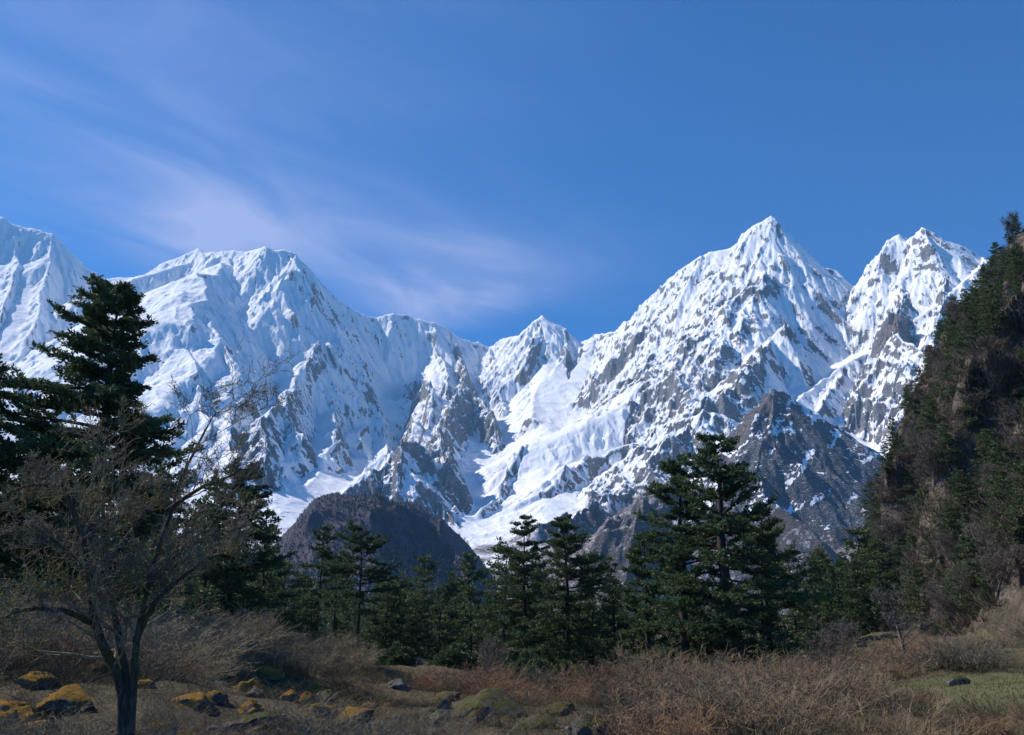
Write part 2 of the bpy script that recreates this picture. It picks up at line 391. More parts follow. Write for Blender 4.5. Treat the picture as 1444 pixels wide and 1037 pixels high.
mag = np.clip(sl_, 0, 1.2)/sl_
for k in range(5):
    ddx = (gy*mag*1.25 + hy*0.9); ddy = (-gx*mag*1.25 - hx*0.9)
    e, ex, ey = erosion(WX/scale0*f, WY/scale0*f, ddx, ddy, 100+k)
    E += e*a_; hx += ex*a_*f*0.55; hy += ey*a_*f*0.55
    a_ *= 0.52; f *= 1.95
crest_w = 1 - 0.40*np.exp(-np.abs(RR-cdc[None, :])/250)
valleyfade = sstep(-0.02, 0.12, (RR-BASE_R)/4000)
H2 = Hs_ + (E-0.35)*amp*hard*crest_w*(0.35+0.65*valleyfade)
rn = ridged(WX/260, WY/260, 6, 300, 0.52)
H2 += (rn-0.45)*105*np.clip(0.15+RK+0.3*sstep(0.75, 1.15, sl_), 0, 1)*crest_w*(1-0.4*PM)
H2 += (ridged((WX+0.5*Hs_)/95, (WY-0.4*Hs_)/95, 5, 800, 0.6)-0.4)*46*np.clip(hard+.12, 0, 1) + fbm(X/45, Y/45, 3, 400)*9*np.clip(0.25+RK, 0, 1)
# diagonal strata ledges on steep rock
st = (Y*0.35 + X*0.55 + H2*1.0)/42 + 1.3*fbm(X/300, Y/300, 3, 500)
H2 += (np.abs((st % 1)-0.5)-0.25)*7*sstep(0.8, 1.2, sl_)*hard
H2 = H2 - sstep(2850, 2350, RR)*330
gx2, gy2 = gradient(H2); slope = np.sqrt(gx2*gx2+gy2*gy2)
n1 = fbm(X/180, Y/180, 5, 600, 0.6); n2 = fbm(X/40, Y/40, 4, 650, 0.6); n3 = fbm(X/700, Y/700, 3, 660)
alt = (H2-400)/2600
rock = sstep(-0.25, 0.35, (slope-1.75)*0.8 + 0.52*RK - 0.40 + 0.30*n1 + 0.24*n2 + 0.25*sstep(0.25, -0.1, alt) - 0.30*sstep(520, 300, 722+1250*np.tan(TT))*sstep(900, 1400, H2))
sn = fbm((X*0.83+H2*0.55)/95 + 0.8*n1, (H2*0.83-X*0.55)/24 + 1.6*n1 + 0.8*n3, 6, 680, 0.68)     # snow lying along the tilted strata
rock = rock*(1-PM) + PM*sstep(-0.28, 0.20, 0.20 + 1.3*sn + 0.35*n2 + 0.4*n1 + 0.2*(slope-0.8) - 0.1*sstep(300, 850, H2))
PXA = 722 + 1250*np.tan(TT)
lt = (170 + 330*sstep(600, 1000, PXA))*(1-0.45*PM)
low = sstep(1.35, 0.6, (H2 + 130*n3 + 90*n1)/lt)                 # brown, snow-free lower slopes
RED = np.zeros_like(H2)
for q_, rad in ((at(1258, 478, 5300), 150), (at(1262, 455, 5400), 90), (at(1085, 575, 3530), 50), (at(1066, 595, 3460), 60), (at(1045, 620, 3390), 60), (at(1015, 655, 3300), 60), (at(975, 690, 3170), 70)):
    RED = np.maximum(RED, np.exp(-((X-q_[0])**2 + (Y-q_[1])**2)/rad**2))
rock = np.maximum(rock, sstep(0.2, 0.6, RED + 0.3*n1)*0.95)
V = np.stack([X, Y, H2], -1).reshape(-1, 3)
def mat_mountain():
    m = NT('snow_and_rock'); rk = m.attr('rock'); lo = m.attr('low')
    na = m.noise(0.02, 8, 0.62, 0.4); nb = m.noise(0.09, 6, 0.6); nc = m.noise(0.35, 4, 0.6); ns = m.noise(0.03, 7, 0.65, 0.8, m.map(m.pos(), (0.7, 0.7, 4.5), (0.25, 0.55, 0.2)))
    r1 = m.math('ADD', rk, m.math('MULTIPLY', m.math('SUBTRACT', na, 0.5), 1.3))
    r1 = m.math('ADD', r1, m.math('MULTIPLY', m.math('SUBTRACT', nb, 0.5), 1.5))
    r1 = m.math('ADD', r1, m.math('MULTIPLY', m.math('SUBTRACT', ns, 0.5), 1.6))
    r = m.rng(r1, 0.48, 0.68)
    l1 = m.math('ADD', lo, m.math('MULTIPLY', m.math('SUBTRACT', na, 0.5), 0.9))
    l = m.math('MULTIPLY', m.rng(l1, 0.35, 0.75), m.rng(nb, 0.3, 0.55, 0.55, 1.0))
    dust = m.rng(m.noise(0.2, 8, 0.7), 0.52, 0.64, 0.0, 0.65)
    rockc = m.mix(m.rng(na, 0.35, 0.65), (0.11, 0.115, 0.13), (0.225, 0.215, 0.22))
    rockc = m.mix(m.rng(nc, 0.45, 0.7, 0, 0.6), rockc, (0.30, 0.28, 0.28))
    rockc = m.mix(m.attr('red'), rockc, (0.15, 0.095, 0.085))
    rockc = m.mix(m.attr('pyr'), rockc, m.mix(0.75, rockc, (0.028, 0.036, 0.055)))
    rockc = m.mix(dust, rockc, (0.62, 0.64, 0.68))
    brown = m.mix(nb, (0.07, 0.06, 0.062), (0.14, 0.112, 0.108))
    snow = m.mix(m.rng(nb, 0.3, 0.7), (0.80, 0.83, 0.88), (0.88, 0.88, 0.89))
    c = m.mix(r, snow, rockc); c = m.mix(l, c, brown)
    hgt = m.math('ADD', m.math('ADD', m.math('MULTIPLY', na, 0.8), m.math('MULTIPLY', nb, 0.4)), m.math('MULTIPLY', m.math('MULTIPLY', ns, r), 1.2))
    nrm = m.bump(hgt, 18.0, m.math('ADD', 0.35, m.math('MULTIPLY', r, 0.6)))
    return m.bsdf(c, 0.85, nrm, 0.15)
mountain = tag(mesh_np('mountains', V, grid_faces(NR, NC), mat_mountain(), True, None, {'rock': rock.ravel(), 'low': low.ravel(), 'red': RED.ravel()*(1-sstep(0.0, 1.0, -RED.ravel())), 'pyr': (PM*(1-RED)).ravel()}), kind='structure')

# ------------------------------------------------------------------ the ground sheet
rng = np.random.default_rng(7)
GP = np.array([(0,0,0),(0,8,-.35),(-6,12,-.45),(6,12,-.5),(0,20,-1.1),(0,40,-2.6),(0,60,-4.0),(0,85,-5.4),(0,140,-6.5),(0,220,-9),(0,350,-14),(-8,17,-.6),(-16,26,-.2),(-30,40,0.3),
  (-30,60,0.3),(-25,80,-1.0),(-55,60,2.2),(-60,90,1.5),(-60,130,-1),(-110,200,-4),(-20,120,-4.5),(8,20,-1.3),(14,34,-2.1),(12,60,-4.4),(22,82,-6.0),(18,100,-6.4),(36,80,-4.6),
  (24,45,-1.6),(30,40,-.2),(34,56,-0.6),(30,68,-2.9),(46,78,-0.2),(60,100,1.2),(56,120,-1.0),(40,110,-5),(30,140,-7),(48,60,2.5),(90,150,1.0),(70,190,-6),(0,600,-26),(-300,500,-20),(300,500,-20),(-600,1500,-45),(600,1500,-45),(0,1500,-45),
  (0,2800,-45),(-1500,2600,-45),(1500,2600,-45),(-12,5,0.0),(12,5,0.1),(40,20,1.5),(-50,20,1.2),(0,-30,0.3),(-60,-40,2),(60,-40,2),(0,-300,5),(-400,0,5),(400,0,8)], float)
def ground_h(x, y):
    x = np.asarray(x, float); y = np.asarray(y, float); s = 0; w = 0
    for a, b, c in GP:
        d2 = (x-a)**2 + (y-b)**2; sc = 3.0 + 0.10*math.hypot(a, b)
        k = 1/(d2/sc**2 + 0.12)**2; s = s + k*c; w = w + k
    h = s/w; r = np.sqrt(x*x + y*y)
    return h + fbm(x/9, y/9, 4, 900)*0.55*np.clip(r/18, 0, 1) + fbm(x/2.1, y/2.1, 3, 910)*0.24*np.clip(r/10, 0.15, 1)*np.clip(200/(r+1), 0, 1)
def gz(x, y): return float(ground_h(np.array([x]), np.array([y]))[0])
def xy(px, D, py=880):
    a, _ = ray(px, py); return D*math.sin(a), D*math.cos(a)
gth = np.radians(np.concatenate([np.linspace(-180, -48, 60, endpoint=False), np.linspace(-48, 48, 560), np.linspace(48, 180, 61)[1:]]))
gr = np.concatenate([[0.05], np.geomspace(0.8, 3300, 620)])
GT, GR = np.meshgrid(gth, gr); GX = GR*np.sin(GT); GY = GR*np.cos(GT); GZ = ground_h(GX, GY)
GZ = GZ + sstep(500, 900, GR)*fbm(GX/120, GY/120, 4, 930)*8
def grass_mask(x, y):
    g = np.exp(-(((x-23)/7)**2 + ((y-41)/8)**2)) + np.exp(-(((x-12)/4.5)**2 + ((y-27)/4)**2)) + 0.8*np.exp(-(((x-36)/7)**2 + ((y-52)/8)**2))
    return np.clip(g*1.6 + 0.5*fbm(x/3, y/3, 3, 950) - 0.15, 0, 1)
def mat_ground():
    m = NT('heath_soil'); g = m.attr('grass'); a = m.noise(0.35, 6, 0.6); b = m.noise(2.5, 6, 0.65); c = m.noise(12, 4, 0.6)
    soil = m.mix(m.rng(a, 0.35, 0.65), (0.075, 0.060, 0.038), (0.16, 0.125, 0.075))
    soil = m.mix(m.rng(b, 0.45, 0.7), soil, (0.07, 0.07, 0.035))
    gr_ = m.mix(m.rng(b, 0.3, 0.7), (0.10, 0.10, 0.05), (0.165, 0.15, 0.08))
    col = m.mix(m.rng(m.math('ADD', g, m.math('MULTIPLY', m.math('SUBTRACT', b, 0.5), 0.7)), 0.35, 0.6), soil, gr_)
    col = m.mix(m.rng(c, 0.35, 0.7, 0.6, 1.15), (0, 0, 0), col)
    h = m.math('ADD', b, m.math('MULTIPLY', c, 0.3))
    return m.bsdf(col, 0.95, m.bump(h, 0.15, 0.7), 0.1)
MG = mat_ground()
ground = tag(mesh_np('ground', np.stack([GX, GY, GZ], -1).reshape(-1, 3), grid_faces(len(gr), len(gth)), MG, True, None,
    {'grass': grass_mask(GX, GY).ravel()}), kind='structure')

# ------------------------------------------------------------------ wooded hill in the valley
def wooded_hill(name, cpts, d0, d1, zb, seed):
    c = np.array([(ray(p, q)[0], CAMZ + ray(p, q)[1]*d) for p, q, d in cpts]); dm = cpts[0][2]
    ta = np.linspace(c[0, 0], c[-1, 0], 420); ra = np.linspace(d0, d1, 260); T, R = np.meshgrid(ta, ra)
    zc = (gsm(np.interp(ta, c[:, 0], c[:, 1]), 3) + 9*fbm(ta*60, ta*0+seed, 4, seed)*sstep(60, 120, c[:, 1].max()))[None, :]
    t = (R-d0)/(dm-d0); up = np.sin(np.clip(t, 0, 1)*math.pi/2)**1.1; dn = np.clip(1-(R-dm)/(d1-dm), 0, 1)
    x = R*np.sin(T); y = R*np.cos(T)
    rise = np.where(t < 1, up, dn**0.8); z = zb + (zc-zb)*rise
    z += (ridged(x/170, y/170, 4, seed)-0.5)*95*rise*(1-0.8*np.exp(-((R-dm)/70)**2)) + fbm(x/25, y/25, 4, seed+9)*4.5
    m = NT('hill_scrub'); a = m.noise(0.03, 6, 0.6); b = m.noise(0.25, 6, 0.65)
    col = m.mix(m.rng(a, 0.4, 0.62), (0.095, 0.08, 0.10), (0.055, 0.062, 0.068)); col = m.mix(m.rng(b, 0.4, 0.7), col, (0.12, 0.098, 0.115))
    mt = m.bsdf(col, 0.95, m.bump(b, 4.0, 1.0), 0.1)
    o = tag(mesh_np(name, np.stack([x, y, z], -1).reshape(-1, 3), grid_faces(260, 420), mt), kind='structure')
    return x, y, z, T
hx_, hy_, hz_, hT = wooded_hill('wooded_hill', [(300,850,2100),(335,815,2100),(372,785,2100),(405,752,2100),(425,729,2100),(445,709,2100),(470,697,2100),(495,693,2100),(520,696,2100),(540,701,2100),(562,712,2100),(582,726,2100),(600,741,2100),(622,759,2100),(640,779,2100),(662,802,2100),(690,830,2100),(720,860,2100)], 1450, 2500, -40, 40)
kx_, ky_, kz_, kT = wooded_hill('wooded_spur', [(520,735,2600),(550,715,2600),(580,712,2600),(600,720,2600),(625,732,2600),(645,752,2600),(662,770,2600),(680,796,2600),(700,830,2600)], 2150, 2900, -40, 60)
def hill_trees():
    Vs, Fs, Cs = [], [], []; n0 = 0
    for (X_, Y_, Z_, n) in ((hx_, hy_, hz_, 9000), (kx_, ky_, kz_, 2200)):
        idx = rng.integers(0, X_.size, n*2)
        x = X_.ravel()[idx] + rng.normal(0, 1.5, n*2); y = Y_.ravel()[idx] + rng.normal(0, 1.5, n*2); z = Z_.ravel()[idx]
        dens = fbm(x/90, y/90, 4, 77) + 0.55*sstep(130, 10, z) + 0.35*sstep(-480, -250, x)
        con = rng.random(n*2) < np.clip(0.10 + dens*1.3 - 0.35*sstep(60, 170, z), 0.03, 0.97); hh = rng.uniform(5, 11, n*2)*np.where(con, 1, 0.5)
        k = 6; an = np.linspace(0, 2*math.pi, k, endpoint=False)
        for tier, (zb, zt, rf) in enumerate(((0.1, 0.65, 0.24), (0.4, 1.0, 0.17))):
            rr_ = hh*rf*np.where(con, 1, 1.7); ring = np.stack([x[:, None] + rr_[:, None]*np.cos(an)*rng.uniform(.7, 1.2, (n*2, k)), y[:, None] + rr_[:, None]*np.sin(an), np.repeat((z+hh*zb)[:, None], k, 1) + rng.normal(0, .4, (n*2, k))], -1)
            tip = np.stack([x, y, z+hh*zt*np.where(con, 1, .8)], -1)[:, None, :]
            V = np.concatenate([ring, tip], 1).reshape(-1, 3)
            b = (np.arange(n*2)*(k+1))[:, None]; F = np.stack([b+np.arange(k), b+(np.arange(k)+1) % k, np.broadcast_to(b+k, (n*2, k))], -1).reshape(-1, 3) + n0
            base = np.where(con[:, None], np.array([[0.038, 0.058, 0.055]]), np.array([[0.105, 0.086, 0.105]]))*rng.uniform(.6, 1.4, (n*2, 1))
            Vs.append(V); Fs.append(F); Cs.append(np.repeat(base, k+1, 0)); n0 += len(V)
    m = NT('far_tree'); mt = m.bsdf(m.attr('col', 'Color'), 0.95, None, 0.1)
    tag(mesh_np('hillside_forest', np.concatenate(Vs), np.concatenate(Fs), mt, False, None, {'col': np.concatenate(Cs)}), kind='stuff')
hill_trees()

# ------------------------------------------------------------------ the steep hillside on the right
CR = [(1050,880,200),(1085,868,200),(1120,846,200),(1165,822,202),(1196,796,205),(1208,770,208),(1218,735,211),(1228,690,214),(1240,650,218),(1252,612,222),(1268,575,226),(1284,540,230),(1300,508,234),(1318,470,238),(1336,434,242),(1356,405,247),(1380,388,252),(1408,368,257),(1430,345,262),(1460,318,266),(1520,270,275),(1650,200,285),(1900,120,290)]
CF = [(1050,190),(1120,180),(1205,165),(1290,140),(1350,118),(1400,104),(1444,96),(1520,86),(1700,78),(1900,74)]
cc = np.array([(ray(p, q+20)[0], CAMZ + ray(p, q+20)[1]*d, d) for p, q, d in CR]); cf = np.array([(ray(p, 870)[0], d) for p, d in CF])
cta = np.linspace(cc[0, 0], cc[-1, 0], 620)
ct = np.linspace(-0.12, 1.6, 640)
CT, Ct = np.meshgrid(cta, ct)
czr = np.interp(cta, cc[:, 0], cc[:, 1])[None, :]; cdr = np.interp(cta, cc[:, 0], cc[:, 2])[None, :]; cdf = np.interp(cta, cf[:, 0], cf[:, 1])[None, :]
CRR = cdf + (cdr-cdf)*Ct; cx = CRR*np.sin(CT); cy = CRR*np.cos(CT)
zf = ground_h(cdf*np.sin(cta)[None, :], cdf*np.cos(cta)[None, :])
tt = np.clip(Ct, 0, 1)
prof = 0.91*tt**0.95 + 0.09*(1-np.exp(-tt*20))
hs = np.maximum(czr - zf, 0.0)
cz = zf + hs*prof; cz = np.where(Ct > 1, czr - (Ct-1)*(cdr-cdf)*0.45, cz); cz = np.where(Ct < 0, zf + Ct*22, cz)
w = sstep(0, 30, hs)*(0.25 + 0.75*sstep(0, 0.05, tt))*(1-0.75*np.exp(-((Ct-1)/0.06)**2))
cz += w*(ridged(cx/36, cy/36, 5, 1200)-0.45)*20 + w*(ridged(cx/11, cy/11, 4, 1250)-.4)*5.0 + w*fbm(cx/3, cy/3, 3, 1255)*.9
q_ = (cz/9.0 + 0.7*fbm(cx/20, cy/20, 3, 1260)); ledge = np.abs((q_ % 1)-0.5)*2
cz += w*ledge*2.5*sstep(0.0, 0.5, fbm(cx/45, cy/45, 3, 1270)+0.25)
na_ = cx*.8 + cz*.9; nb_ = cy*.8 - cz*.7
push = w*((ridged(na_/17, nb_/17, 5, 1300, .55)-.42)*9.0 + fbm(na_/4, nb_/4, 4, 1310)*1.6); cx -= np.sin(CT)*push; cy -= np.cos(CT)*push
# hollow under the overhang near the foot
pxc = 722 + 1250*np.tan(CT)*0.965
hol = np.exp(-((pxc-1412)/30)**2)*np.exp(-((cz-zf-6.5)/4.0)**2)
cx += np.sin(CT)*hol*9; cy += np.cos(CT)*hol*9
cgx = np.abs(np.gradient(cz, axis=0)/np.maximum(np.hypot(np.gradient(cx, axis=0), np.gradient(cy, axis=0)), .05))
rk_ = sstep(0.75, 1.5, cgx + 0.5*fbm(cx/14, cy/14, 4, 1290)) * sstep(0.0, 0.03, tt)
def mat_cliff():
    m = NT('cliff_rock'); r = m.attr('rock'); a = m.noise(0.08, 6, 0.6); b = m.noise(0.5, 8, 0.65, 0.5); c = m.noise(2.2, 6, 0.65)
    v = m.noise(0.35, 6, 0.6, 1.0, m.map(m.pos(), (0.8, 0.8, 1.1), (0.3, 0.4, 0)))
    rock = m.mix(m.rng(v, 0.35, 0.65), (0.08, 0.068, 0.06), (0.24, 0.19, 0.15)); rock = m.mix(m.rng(c, 0.5, 0.7, 0, 0.6), rock, (0.05, 0.045, 0.045))
    soil = m.mix(m.rng(b, 0.35, 0.65), (0.08, 0.066, 0.05), (0.16, 0.125, 0.09)); soil = m.mix(m.rng(a, 0.5, 0.65, 0, 0.6), soil, (0.06, 0.065, 0.03))
    col = m.mix(m.rng(m.math('ADD', r, m.math('MULTIPLY', m.math('SUBTRACT', b, 0.5), 0.9)), 0.4, 0.65), soil, rock)
    return m.bsdf(col, 0.95, m.bump(m.math('ADD', b, m.math('MULTIPLY', c, 0.4)), 1.1, 0.9), 0.1)
hillside = tag(mesh_np('hillside', np.stack([cx, cy, cz], -1).reshape(-1, 3), grid_faces(640, 620), mat_cliff(), True, None, {'rock': rk_.ravel()}), kind='structure')

# ------------------------------------------------------------------ vegetation generators
def tubes(P, R, sides=4):
    """P (n,k,3), R (n,k) -> verts, quads: n separate tapered tubes"""
    n, k, _ = P.shape; T = np.gradient(P, axis=1); T /= np.linalg.norm(T, axis=2, keepdims=True)+1e-9
    ref = np.where(np.abs(T[..., 2:3]) > 0.9, np.array([1., 0, 0]), np.array([0, 0, 1.]))
    U = np.cross(T, ref); U /= np.linalg.norm(U, axis=2, keepdims=True)+1e-9; W = np.cross(T, U)
    an = np.linspace(0, 2*math.pi, sides, endpoint=False)
    V = P[:, :, None, :] + R[:, :, None, None]*(U[:, :, None, :]*np.cos(an)[:, None] + W[:, :, None, :]*np.sin(an)[:, None])
    b = (np.arange(n)*k*sides)[:, None, None] + (np.arange(k-1)*sides)[None, :, None]; j = np.arange(sides); j2 = (j+1) % sides
    F = np.stack([b+j, b+j2, b+sides+j2, b+sides+j], -1).reshape(-1, 4)
    return V.reshape(-1, 3), F
class Acc:
    def __init__(s): s.V = []; s.F = []; s.n = 0; s.C = []
    def add(s, V, F, C=None): s.V.append(V); s.F.append(F + s.n); s.n += len(V); s.C.append(np.zeros(len(V)) if C is None else C); return s
    def out(s): return np.concatenate(s.V), np.concatenate(s.F), np.concatenate(s.C)
def nrm(v): return v/(np.linalg.norm(v, axis=-1, keepdims=True)+1e-9)
def mat_foliage(name, c0, c1, c2):
    m = NT(name); v = m.attr('tone'); oi = m.n('ShaderNodeObjectInfo').outputs['Random']
    c = m.mix(m.rng(v, 0.0, 0.6), c0, c1); c = m.mix(m.rng(v, 0.6, 1.0), c, c2)
    c = m.mix(m.math('MULTIPLY', oi, 0.5), c, (c1[0]*1.25, c1[1]*1.0, c1[2]*0.8))
    return m.bsdf(c, 0.75, None, 0.25, (c1, 0.22))
MF = mat_foliage('fir_needles', (0.034, 0.068, 0.032), (0.088, 0.135, 0.058), (0.20, 0.22, 0.085))
MFP = mat_foliage('pine_needles', (0.034, 0.068, 0.032), (0.088, 0.135, 0.058), (0.20, 0.22, 0.085))
def mat_bark(name, c0, c1, moss=None):
    m = NT(name); p = m.map(m.obj(), (6, 6, 1.6)); a = m.noise(2.0, 8, 0.65, 0.3, p); b = m.noise(1.3, 5, 0.6, 0, m.obj())
    c = m.mix(m.rng(a, 0.35, 0.65), c0, c1)
    if moss: c = m.mix(m.rng(b, 0.48, 0.62, 0, 0.85), c, moss)
    return m.bsdf(c, 0.95, m.bump(a, 0.06, 0.8), 0.1)
MB = mat_bark('fir_bark', (0.035, 0.028, 0.024), (0.10, 0.078, 0.062))
MBM = mat_bark('mossy_bark', (0.15, 0.125, 0.09), (0.37, 0.315, 0.22), (0.28, 0.255, 0.09))
MBT = mat_bark('mossy_trunk_bark', (0.045, 0.037, 0.03), (0.14, 0.115, 0.09), (0.10, 0.10, 0.035))
MTW = mat_bark('dry_twigs', (0.085, 0.062, 0.045), (0.20, 0.155, 0.115))
MTG = mat_bark('grey_twigs', (0.09, 0.08, 0.07), (0.21, 0.185, 0.16))
def conifer_mesh(seed, H, R, crown0=0.12, nb=90, cards=1.0, power=0.8, csize=1.0, droop=0.25, gap=0.15, trunk_r=0.35, layered=0.0, twn=15, side=None):
    """returns trunk (V,F) and crown (V,F,tone) for a conifer H metres tall with crown radius R"""
    r = np.random.default_rng(seed)
    k = 14; t = np.linspace(0, 1, k); bend = np.stack([np.cumsum(r.normal(0, .012, k)), np.cumsum(r.normal(0, .012, k))], 1)*H*0.35
    tp = np.stack([bend[:, 0], bend[:, 1], t*H], 1); tr = trunk_r*(1-t)**0.85 + 0.02; tr[0] *= 1.35
    wood = Acc(); wood.add(*tubes(tp[None], tr[None], 10))
    tb = crown0 + (1-crown0)*(np.arange(nb)+r.random(nb))/nb
    if layered: q = np.round(tb*16)/16; tb = tb*(1-layered) + (q + r.normal(0, .006, nb))*layered
    tb = np.clip(tb, crown0, 0.985); az = np.arange(nb)*2.39996 + r.normal(0, .5, nb)
    u = (tb-crown0)/(1-crown0)
    prof = (1-u)**power*np.minimum(1, 0.45 + u*4.0); L_ = R*prof*r.uniform(0.62, 1.18, nb) + 0.35
    if side is not None: L_ *= 1 + 0.35*np.cos(az-side)
    L_ *= np.where(r.random(nb) < gap, r.uniform(0.3, 0.6, nb), 1)
    m = 8; s = np.linspace(0, 1, m)
    up = (0.55*u - 0.06 + r.normal(0, .20, nb)); org = np.stack([np.interp(tb, t, tp[:, 0]), np.interp(tb, t, tp[:, 1]), tb*H], 1)
    d = np.stack([np.cos(az), np.sin(az), np.zeros(nb)], 1); side_ = np.stack([-np.sin(az), np.cos(az), np.zeros(nb)], 1)
    curl = r.normal(0, .12, nb)
    zz = L_[:, None]*(up[:, None]*s - droop*s**2 + 0.8*droop*s**3.2)
    BP = org[:, None] + d[:, None]*(L_[:, None]*s)[..., None] + side_[:, None]*(L_[:, None]*curl[:, None]*s**2)[..., None]; BP[..., 2] += zz
    BR = np.clip(0.018*L_+0.012, .015, .13)[:, None]*(1-0.85*s)
    wood.add(*tubes(BP, BR, 4))
    # twigs
    st = np.clip(np.linspace(0.22, 1.0, twn)[None] + r.normal(0, .02, (nb, twn)), .15, 1); ii = st*(m-1); i0 = np.minimum(ii.astype(int), m-2); fr = (ii-i0)[..., None]
    b_ = np.arange(nb)[:, None]; TPo = BP[b_, i0]*(1-fr) + BP[b_, i0+1]*fr; TD = nrm(BP[b_, i0+1]-BP[b_, i0])
    sg = np.where(np.arange(twn) % 2 == 0, 1, -1)[None, :, None]*1.0
    tdir = nrm(TD*0.75 + sg*side_[:, None]*r.uniform(.4, 1.0, (nb, twn, 1)) + r.normal(0, .20, (nb, twn, 3)) + np.array([0, 0, .12]))
    tl = (L_[:, None]*0.36*(1.12-st*0.75)*r.uniform(.6, 1.3, (nb, twn)) + 0.18)
    q = np.linspace(0, 1, 4); TW = TPo[:, :, None] + tdir[:, :, None]*(tl[..., None]*q)[..., None]; TW[..., 2] += -0.10*tl[..., None]*q**2*(1.5 - u[:, None, None]*1.5)
    TW = TW.reshape(-1, 4, 3); tlf = tl.ravel(); wood.add(*tubes(TW, np.clip(tlf*0.012, .006, .02)[:, None]*(1-.6*q), 3))
    # needle sprays: narrow leaf cards along the twigs, tufted in all directions
    nc = np.maximum((tlf*46*cards/csize).astype(int), 4); ti = np.repeat(np.arange(len(TW)), nc); N = len(ti)
    f = r.random(N)**0.8*3; j = np.minimum(f.astype(int), 2); fr = (f-j)[:, None]
    P = TW[ti, j]*(1-fr) + TW[ti, j+1]*fr; ax = nrm(TW[ti, 3]-TW[ti, 0])
    rd = nrm(r.normal(0, 1, (N, 3))); rd[:, 2] = rd[:, 2]*0.8 + 0.30; dirn = nrm(ax*r.uniform(.35, 1.0, (N, 1)) + rd*0.75)
    P = P + r.normal(0, 0.085*csize, (N, 3))*np.array([1, 1, .8])
    ln = r.uniform(.16, .34, N)*csize; wd_ = ln*r.uniform(.15, .30, N)
    wv = nrm(np.cross(dirn, nrm(r.normal(0, 1, (N, 3)))))*wd_[:, None]
    V = np.stack([P, P+dirn*ln[:, None]*.5+wv, P+dirn*ln[:, None], P+dirn*ln[:, None]*.5-wv], 1).reshape(-1, 3)
    F = np.arange(N*4).reshape(N, 4)
    bt = np.repeat(r.normal(0, .16, nb), twn); tone = np.clip(0.34 + bt[ti] + r.normal(0, .14, N) + 0.30*(f/3-0.4), 0, 1)
    return wood.out()[:2], (V, F, np.repeat(tone, 4))
def make_tree(wood, crown, mf=None, mb=None, name='conifer_tree'):
    e = bpy.data.objects.new(name, None); link(e); e.empty_display_size = 1
    t = mesh_np('trunk', wood[0], wood[1], mb or MB, True, e)
    c = mesh_np('crown', crown[0], crown[1], mf or MF, False, e, {'tone': crown[2]})
    return e
def copy_tree(src):
    e = src.copy(); link(e)
    for ch in src.children:
        c = ch.copy(); link(c); c.parent = e
    return e
def place(e, x, y, z, scale, rot, label, cat='tree', group=None, sxy=1.0):
    e.location = (x, y, z); e.scale = (scale*sxy, scale*sxy, scale); e.rotation_euler = (0, 0, rot)
    for k in ('group',):
        if k in e: del e[k]
    return tag(e, label, cat, group)
def top_h(px, py, D):
    x, y = xy(px, D, py); g = gz(x, y); return x, y, g, CAMZ + D*ray(px, py)[1] - g

# hero conifers, each its own mesh
def hero(px, ytop, D, Rpx, seed, label, name='fir_tree', **kw):
    x, y, g, h = top_h(px, ytop, D)
    w, c = conifer_mesh(seed, h, Rpx*D/FPX*1.02, **kw); e = make_tree(w, c, name=name)
    return place(e, x, y, g-0.2, 1, 0, label)
hero(168, 408, 63, 155, 11, 'tallest dark fir at the left, rising behind the bare mossy tree', crown0=0.16, nb=150, power=0.60, layered=0.2, droop=0.30, gap=0.22, trunk_r=0.5, cards=1.05, twn=17, side=math.pi)
hero(1012, 612, 80, 112, 21, 'tall old conifer with a thick straight trunk, right of centre, taller of the close pair', name='old_conifer', crown0=0.20, nb=84, power=0.52, layered=0.6, droop=0.24, gap=0.38, trunk_r=0.72, cards=0.95, twn=16)
hero(958, 650, 85, 82, 22, 'old conifer standing close to the left of the taller thick-trunked one, with a ragged top', name='old_conifer', crown0=0.10, nb=84, power=0.45, layered=0.55, droop=0.24, gap=0.36, trunk_r=0.5, cards=1.1, twn=16)
hero(1072, 716, 90, 56, 23, 'bushy conifer touching the right side of the tall thick-trunked pair', crown0=0.04, nb=80, power=0.42, layered=0.4, gap=0.2, trunk_r=0.32, cards=1.1)
hero(908, 752, 94, 44, 24, 'bushy conifer at the left edge of the tall thick-trunked pair', crown0=0.05, nb=75, power=0.45, layered=0.5, gap=0.2, trunk_r=0.3, cards=1.0)
hero(340, 660, 100, 88, 25, 'dense dark fir with a pointed top behind the right side of the bare mossy tree', crown0=0.05, nb=110, power=0.6, layered=0.4, gap=0.12, trunk_r=0.4, cards=1.0)
hero(-14, 500, 62, 72, 26, 'fir cut by the left edge of the photo', crown0=0.12, nb=90, power=0.55, layered=0.5, gap=0.2, trunk_r=0.4, cards=1.0)
hero(795, 730, 105, 62, 27, 'tall layered pine with clear gaps, centre right of the valley clearing', name='pine_tree', crown0=0.14, nb=84, power=0.5, layered=0.7, gap=0.25, trunk_r=0.34, cards=0.95)
hero(740, 727, 115, 48, 28, 'tall pine with a flat tuft at its top, just left of the layered pine', name='pine_tree', crown0=0.18, nb=76, power=0.5, layered=0.7, gap=0.3, trunk_r=0.32, cards=0.95)
hero(512, 742, 125, 52, 29, 'pine with a bare lower trunk in front of the wooded hill, right one of two', name='pine_tree', crown0=0.36, nb=46, power=0.4, layered=0.9, gap=0.3, trunk_r=0.26, cards=0.95)
hero(453, 744, 140, 42, 30, 'pine with a tufted top and bare trunk before the wooded hill, left of two', name='pine_tree', crown0=0.40, nb=40, power=0.42, layered=0.9, gap=0.3, trunk_r=0.24, cards=0.95)

